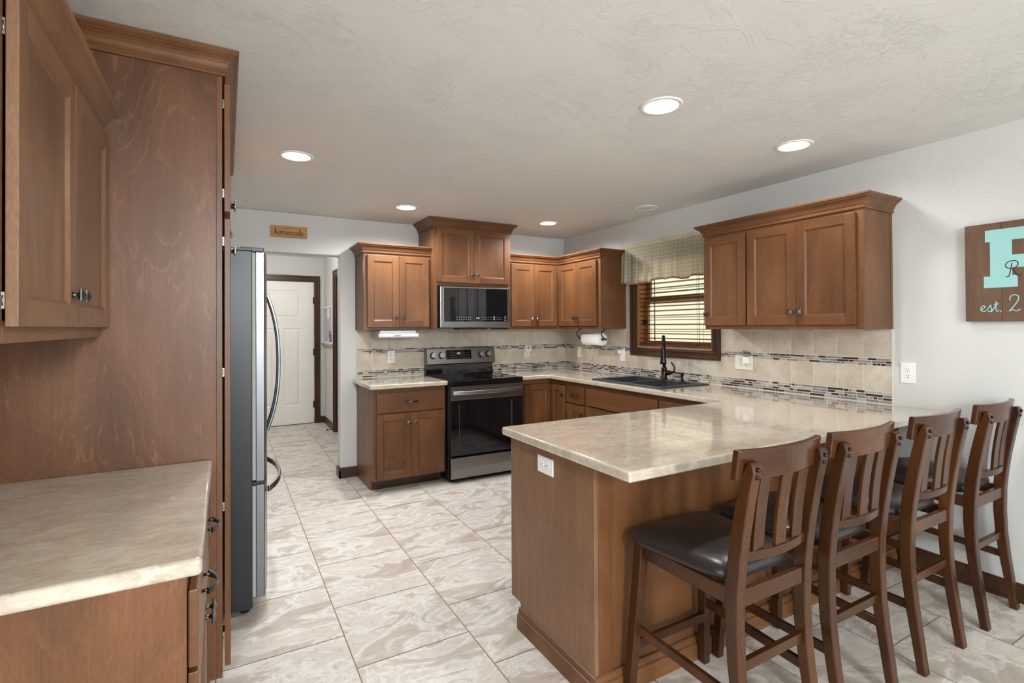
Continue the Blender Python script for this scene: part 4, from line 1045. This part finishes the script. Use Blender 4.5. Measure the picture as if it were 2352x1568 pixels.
# ================================================================== OUTLETS AND SWITCHES (local: x across, y out of the wall is -, z up)
def plate(name, label, conv_loc, rz, w, h, kind, mat=m_white, horiz=False, cat='outlet', sidewall=0.0):
    t = thing(name, label, cat, conv_loc, rz, 'electrical outlets and switches')
    obj('cover_plate', M().box(-w/2, w/2, -.006, 0, -h/2, h/2), mat, t, bevel=.0025, world=False)
    def recept(cx, cz, rot):
        r = M().lathe([(.0165, -.006), (.0165, -.0078), (.0155, -.0084)], (0, 0, 0), axis='y', seg=24)
        r.xf(lambda p: Vector((cx+p.x*(.84 if rot else 1), p.y, cz+p.z*(1 if rot else .84))))
        ro = obj('receptacle', r, mat, t, world=False)
        for dx, dz, ww, hh in ((-.0062, .004, .0018, .008), (.0062, .004, .0018, .0065)):
            if rot: dx, dz, ww, hh = dz, -dx, hh, ww
            obj('slot', M().box(cx+dx-ww/2, cx+dx+ww/2, -.0090, -.0080, cz+dz-hh/2, cz+dz+hh/2), m_slot, ro, world=False)
        dx, dz = (0, -.0075) if not rot else (-.0075, 0)
        obj('ground_hole', M().lathe([(.0026, -.0080), (.0026, -.0090)], (cx+dx, 0, cz+dz), axis='y', seg=10), m_slot, ro, world=False)
    if kind == 'duplex':
        for s in (-1, 1):
            if horiz: recept(s*.0195, 0, True)
            else: recept(0, s*.0195, False)
        obj('screw', M().lathe([(.003, -.006), (.0026, -.0072)], (0, 0, 0), axis='y', seg=10), m_ivory, t, world=False)
    elif kind == 'quad':
        for a in (-1, 1):
            for b in (-1, 1): recept(a*.023, b*.0195, False)
    elif kind == 'switch':
        obj('rocker', M().prism([(-.006, -.033), (-.010, -.033), (-.0075, 0), (-.010, .033), (-.006, .033)], 'x', -.0165, .0165), mat, t, world=False)
    elif kind == 'gfci':
        obj('receptacle', M().box(-.0165, .0165, -.0085, -.006, -.0335, .0335), mat, t, bevel=.001, world=False)
    return t
TB, TRX = YB-.0085, XR-.0085
plate('outlet', 'white outlet with the radio cord plugged in, left of the range', (1.3995, TB, 1.1075), 0, .072, .117, 'duplex')
plate('outlet', 'white outlet on the back wall holding a square plug-in device', (2.938, TB, 1.108), 0, .072, .117, 'duplex', m_ivory)
pd = thing('plug_in_device', 'square white plug-in device with round grey button, right of the range', 'plug-in device', (2.946, TB-.012, 1.15), 0)
obj('body', M().box(-.036, .036, -.018, .0020, -.036, .036), m_white, pd, bevel=.004, world=False)
obj('button', M().lathe([(.021, -.018), (.021, -.0195), (.019, -.020)], (0, 0, .010), axis='y', seg=24), m_silver, pd, world=False)
obj('indicator', M().lathe([(.003, -.018), (.003, -.0192)], (0, 0, -.024), axis='y', seg=10), m_slot, pd, world=False)
plate('light_switch', 'ivory rocker switch on the tiles left of the paper towel roll', (TRX, 4.58, 1.105), -PI/2, .072, .117, 'switch', m_ivory, cat='switch')
plate('outlet', 'white outlet beside the window casing holding a small night light', (TRX, 3.868, 1.107), -PI/2, .072, .125, 'gfci')
nl = thing('night_light', 'small white night light plugged in beside the window casing', 'night light', (TRX-.0085, 3.880, 1.135), -PI/2)
obj('body', M().box(-.02, .02, -.03, 0, -.018, .02), m_white, nl, bevel=.004, world=False)
obj('shade', M().prism([(-.028, .02), (-.030, .045), (-.016, .058), (-.004, .055), (-.004, .02)], 'x', -.019, .019), m_clear, nl, bevel=.003, world=False)
plate('outlet', 'wide ivory four-socket outlet right of the window with a clear night light', (TRX, 2.508, 1.111), -PI/2, .150, .112, 'quad', m_ivory)
nl = thing('night_light', 'clear tall night light plugged into the wide four-socket outlet', 'night light', (TRX-.0092, 2.476, 1.125), -PI/2)
obj('body', M().box(-.019, .019, -.03, 0, -.022, .030), m_white, nl, bevel=.004, world=False)
obj('shade', M().prism([(-.028, .030), (-.032, .060), (-.024, .080), (-.008, .080), (-.004, .060), (-.004, .030)], 'x', -.018, .018), m_clear, nl, bevel=.004, world=False)
plate('outlet', 'white outlet on the painted right wall above the last stool', (XR, 1.4425, 1.113), -PI/2, .075, .121, 'duplex')
plate('outlet', 'white sideways outlet in the wooden end panel of the peninsula', (PX0, 1.8105, .803), -PI/2, .117, .072, 'duplex', horiz=True)

# ================================================================== SIGNS
hs = thing('homemade_sign', 'small wooden sign with the script word homemade above the hall opening', 'sign', (.488, YB, 2.19), 0)
sgx0, sgx1 = .339, .637
obj('board', M().box(sgx0, sgx1, YB-.022, YB-.002, 2.191, 2.291), wood('sign_pine', srgb(160, 112, 62), srgb(184, 134, 80), srgb(202, 154, 98), 'x', rough=.6, lines=.3), hs, bevel=.002)
mb = M(); hfn = lambda u, v, h=0: Vector((u, YB-.0222-h, v))
script('homemade', .370, 2.2135, .0285, .0019, mb, hfn, (0, 1, 0)); obj('script_lettering', mb, m_ink, hs)
obj('small_lettering', text_mesh('HAPPINESS IS', .0135, M(), lambda a, b, c: hfn(.489+a, 2.268+b, c), align='CENTER'), flat('brown_ink', srgb(120, 84, 50), .7), hs)

WS_Y0, WS_Z0, WS_Z1 = 1.1655, 1.409, 1.914
ws = thing('monogram_sign', 'brown plank sign with big teal monogram letter on the right wall', 'sign', (XR, .86, WS_Z0), 0)
plank = wood('sign_plank', srgb(84, 62, 46), srgb(106, 80, 60), srgb(124, 96, 74), 'z', rough=.7, lines=.2)
for k in range(4):
    b = WS_Y0-k*.1465; obj('plank', M().box(XR-.034, XR-.016, b-.1455, b, WS_Z0, WS_Z1), plank, ws, bevel=.0015)
obj('batten', M().box(XR-.0155, XR-.0005, WS_Y0-.54, WS_Y0-.05, 1.46, 1.50).box(XR-.0155, XR-.0005, WS_Y0-.54, WS_Y0-.05, 1.82, 1.86), plank, ws)
sfn = lambda u, v, h=0: Vector((XR-.0341-h, WS_Y0-u, v))     # u to the right as seen in the room
mb = M()
def spoly(pts): mb.loft([[sfn(u, v, 0) for u, v in pts], [sfn(u, v, .0006) for u, v in pts]])
LX = .082
spoly([(LX, 1.818), (LX, 1.878), (.31, 1.878), (.31, 1.818)])
spoly([(LX+.019, 1.640), (LX+.019, 1.818), (.185, 1.818), (.185, 1.640)])
spoly([(LX-.006, 1.581), (LX-.006, 1.640), (.205, 1.640), (.205, 1.581)])
for k in range(12):      # bowl
    a0, a1 = PI/2-PI*k/12, PI/2-PI*(k+1)/12; cy = 1.778
    ro, ri = .100, .036
    spoly([(.31+.9*ro*math.cos(a0), cy+ro*math.sin(a0)), (.31+.9*ri*math.cos(a0), cy+ri*math.sin(a0)), (.31+.9*ri*math.cos(a1), cy+ri*math.sin(a1)), (.31+.9*ro*math.cos(a1), cy+ro*math.sin(a1))][::-1])
spoly([(.185, 1.678), (.185, 1.742), (.31, 1.742), (.31, 1.678)])
spoly([(.25, 1.678), (.33, 1.678), (.41, 1.581), (.325, 1.581)])
spoly([(.31, 1.581), (.31, 1.625), (.43, 1.625), (.43, 1.581)])
obj('monogram', mb, m_teal, ws)
mb = M(); sf2 = lambda u, v, h=0: sfn(u, v, h*.3+.0007)
script('R', .160, 1.632, .040, .0022, mb, sf2, (1, 0, 0)); obj('name_lettering', mb, m_ink, ws)
mb = M(); xe = script('est.', .060, 1.459, .032, .0024, mb, sf2, (1, 0, 0)); script('2', .172, 1.459, .042, .0026, mb, sf2, (1, 0, 0)); obj('date_lettering', mb, m_teal, ws)

# ================================================================== HALL WALL BOARD AND DOOR STOP
wbd = thing('white_board', 'small white framed board with clips on the hall wall', 'board', (HX, 7.51, 1.17), 0)
B0, B1, BZ0, BZ1 = 7.13, 7.895, 1.168, 1.688
obj('frame', frame_yz(M(), B0, B1, BZ0, BZ1, .022, HX-.022, HX-.001), m_white, wbd, bevel=.002)
obj('surface', M().box(HX-.010, HX-.003, B0+.021, B1-.021, BZ0+.021, BZ1-.021), flat('board_grey', srgb(182, 184, 190), .35), wbd)
obj('tray', M().box(HX-.045, HX-.001, B0+.02, B1-.02, BZ0-.022, BZ0-.0005), m_gasket, wbd, bevel=.002)
tg = obj('paper_tag', M().box(HX-.0125, HX-.0105, 7.43, 7.53, 1.52, 1.66), m_paper); tag(tg, 'white paper tag clipped near the top of the hall board', 'paper tag'); centre(tg)
pal = [srgb(60, 66, 88), srgb(90, 110, 140), srgb(178, 172, 170), srgb(60, 120, 130), srgb(40, 44, 56), srgb(110, 90, 100), srgb(150, 160, 170)]
random.seed(11)
for k in range(9):
    yy = 7.19+(k % 3)*.055; zz = 1.20+(k//3)*.052; mm = flat('clip_colour_%s' % 'abcdefghi'[k], pal[k % 7], .4)
    o = obj('magnet_clip', M().box(HX-.026, HX-.0105, yy, yy+.045, zz, zz+.045), mm, bevel=.004)
    tag(o, 'small coloured magnet clip in the cluster at the board\'s lower corner', 'clip', 'magnet clips on the hall board'); centre(o)
o = obj('door_stop', M().tube([(HX-.0145, 7.02, .045), (HX-.10, 7.005, .045)], .0045, seg=8).tube([(HX-.10, 7.005, .045), (HX-.118, 7.002, .045)], .009, seg=10), m_iron)
tag(o, 'black rod door stop on the hall baseboard', 'door stop'); centre(o)

# ================================================================== WINDOW DRESSING
bl = thing('window_blinds', 'dark wooden horizontal blinds in the sink window', 'blinds', (XR+.03, 3.23, 1.20), 0)
BX = XR+.030
sl = M(); z = 1.235; tl = math.radians(-7); k = 0
SLW = .0245
while z < 1.965:
    random.seed(k*13+5); a = tl+random.uniform(-.05, .05); sag = random.uniform(-.006, .006) if z > 1.55 else random.uniform(-.002, .002)
    mb = M(); rings = []
    for (y, dz) in ((WY0+.016, sag), (3.23, -sag*.3), (WY1-.016, -sag)):
        c, s_ = math.cos(a), math.sin(a); r = []
        for (u, v) in ((-SLW, -.0014), (SLW, -.0014), (SLW, .0014), (-SLW, .0014)):
            r.append((BX+u*c-v*s_, y, z+dz+u*s_+v*c))
        rings.append(r)
    obj('slat', mb.loft(rings), m_blind, bl)
    z += .0425; k += 1
obj('bottom_rail', M().box(BX-.026, BX+.026, WY0+.016, WY1-.016, 1.205, 1.222), m_blind, bl, bevel=.003)
obj('head_rail', M().box(BX-.028, BX+.028, WY0+.014, WY1-.014, 1.968, 2.006), m_blind, bl, bevel=.002)
for yy in (WY0+.14, WY1-.17):
    for dx in (-.027, .027): obj('ladder_cord', M().tube([(BX+dx, yy, 1.215), (BX+dx, yy, 1.968)], .0011, seg=6), m_slot, bl)
obj('tilt_wand', M().tube([(BX-.032, 3.44, 1.29), (BX-.032, 3.44, 1.96)], .0035, seg=8).tube([(BX-.032, 3.44, 1.29), (BX-.032, 3.44, 1.262)], .005, seg=8), m_iron, bl)
for yy in (2.93, 2.955):
    obj('pull_cord', M().tube([(BX-.031, yy, 1.24), (BX-.031, yy, 1.96)], .0013, seg=6).tube([(BX-.031, yy, 1.24), (BX-.031, yy, 1.225)], .004, seg=8), m_slot, bl)

va = thing('curtain_valance', 'gathered pale yellow plaid valance over the sink window', 'valance', (XR-.06, 3.35, 1.79), 0)
VY0, VY1 = 2.70, 3.815
mb = M(); hm_ = M(); nu, nv = 150, 22; pts = []
def vpt(i, j):
    u = i/nu; v = j/nv; y = VY0+(VY1-VY0)*u
    amp = .004+.016*v; ph = u*PI*2
    x = XR-.058-amp*(math.sin(ph*11+1.1*math.sin(ph*3))*.55+math.sin(ph*5.3+.7)*.55+.3*math.sin(ph*23+2))
    zt = 2.178+.004*math.sin(ph*37)+.003*math.sin(ph*61+1); zb = 1.806+.008*math.sin(ph*2.2+.5)+.006*math.sin(ph*5.3+.7)
    if u > .80: zb -= .012
    if j == 2: x += .010
    if j < 3: x -= .003*math.sin(ph*48)
    return (x, y, zt+(zb-zt)*v)
G = [[vpt(i, j) for i in range(nu+1)] for j in range(nv+1)]
for j in range(nv):
    for i in range(nu):
        (mb if j < nv-1 else hm_).quad([G[j][i], G[j][i+1], G[j+1][i+1], G[j+1][i]], smooth=True)
obj('fabric', mb, m_cloth, va, weld=True)
h_ = obj('hem', hm_, m_hem, va, weld=True)
obj('curtain_rod', M().tube([(XR-.004, VY0+.01, 2.150), (XR-.030, VY0+.01, 2.150), (XR-.036, VY0+.02, 2.150), (XR-.036, VY1-.02, 2.150), (XR-.030, VY1-.01, 2.150), (XR-.004, VY1-.01, 2.150)], .005, seg=8), m_white, va)

# ================================================================== RECESSED CEILING LAMPS
def can(x, y, lab, on=True, k=1.0):
    t = thing('recessed_light', lab, 'ceiling light', (x, y, CE-.012), 0, 'recessed ceiling lights')
    obj('trim_ring', M().lathe([(.078, CE-.0015), (.078, CE-.006), (.094, CE-.0045), (.097, CE-.0002), (.078, CE-.0002)], (x, y, 0), seg=48, caps=False), m_trimwhite, t)
    obj('lens', M().lathe([(.0005, CE-.0065), (.05, CE-.006), (.0775, CE-.0030), (.0775, CE-.0005)], (x, y, 0), seg=40), m_lens if on else m_lens_off, t)
    if on:
        l_ = lamp('lamp_bulb', 'SPOT', (x, y, CE-.014), (0, 0, 0), LAMP_W*4.0*k, (0.96, 0.98, 1.0), shadow_soft_size=.07, spot_size=math.radians(165), spot_blend=.55)
    return t
can(1.767, 1.697, 'lit recessed ceiling light above the peninsula end, largest of the six', k=.95)
can(2.825, 1.713, 'lit recessed ceiling light above the peninsula near the right wall', k=.42)
can(.367, 3.237, 'lit recessed ceiling light in front of the refrigerator', k=1.7)
can(1.344, 4.191, 'lit recessed ceiling light near the hall opening and the radio cabinet', k=1.6)
can(2.785, 4.175, 'lit recessed ceiling light in the corner above the corner cabinets', k=1.6)
can(3.179, 3.238, 'unlit recessed ceiling light above the sink, close to the right wall', on=False)
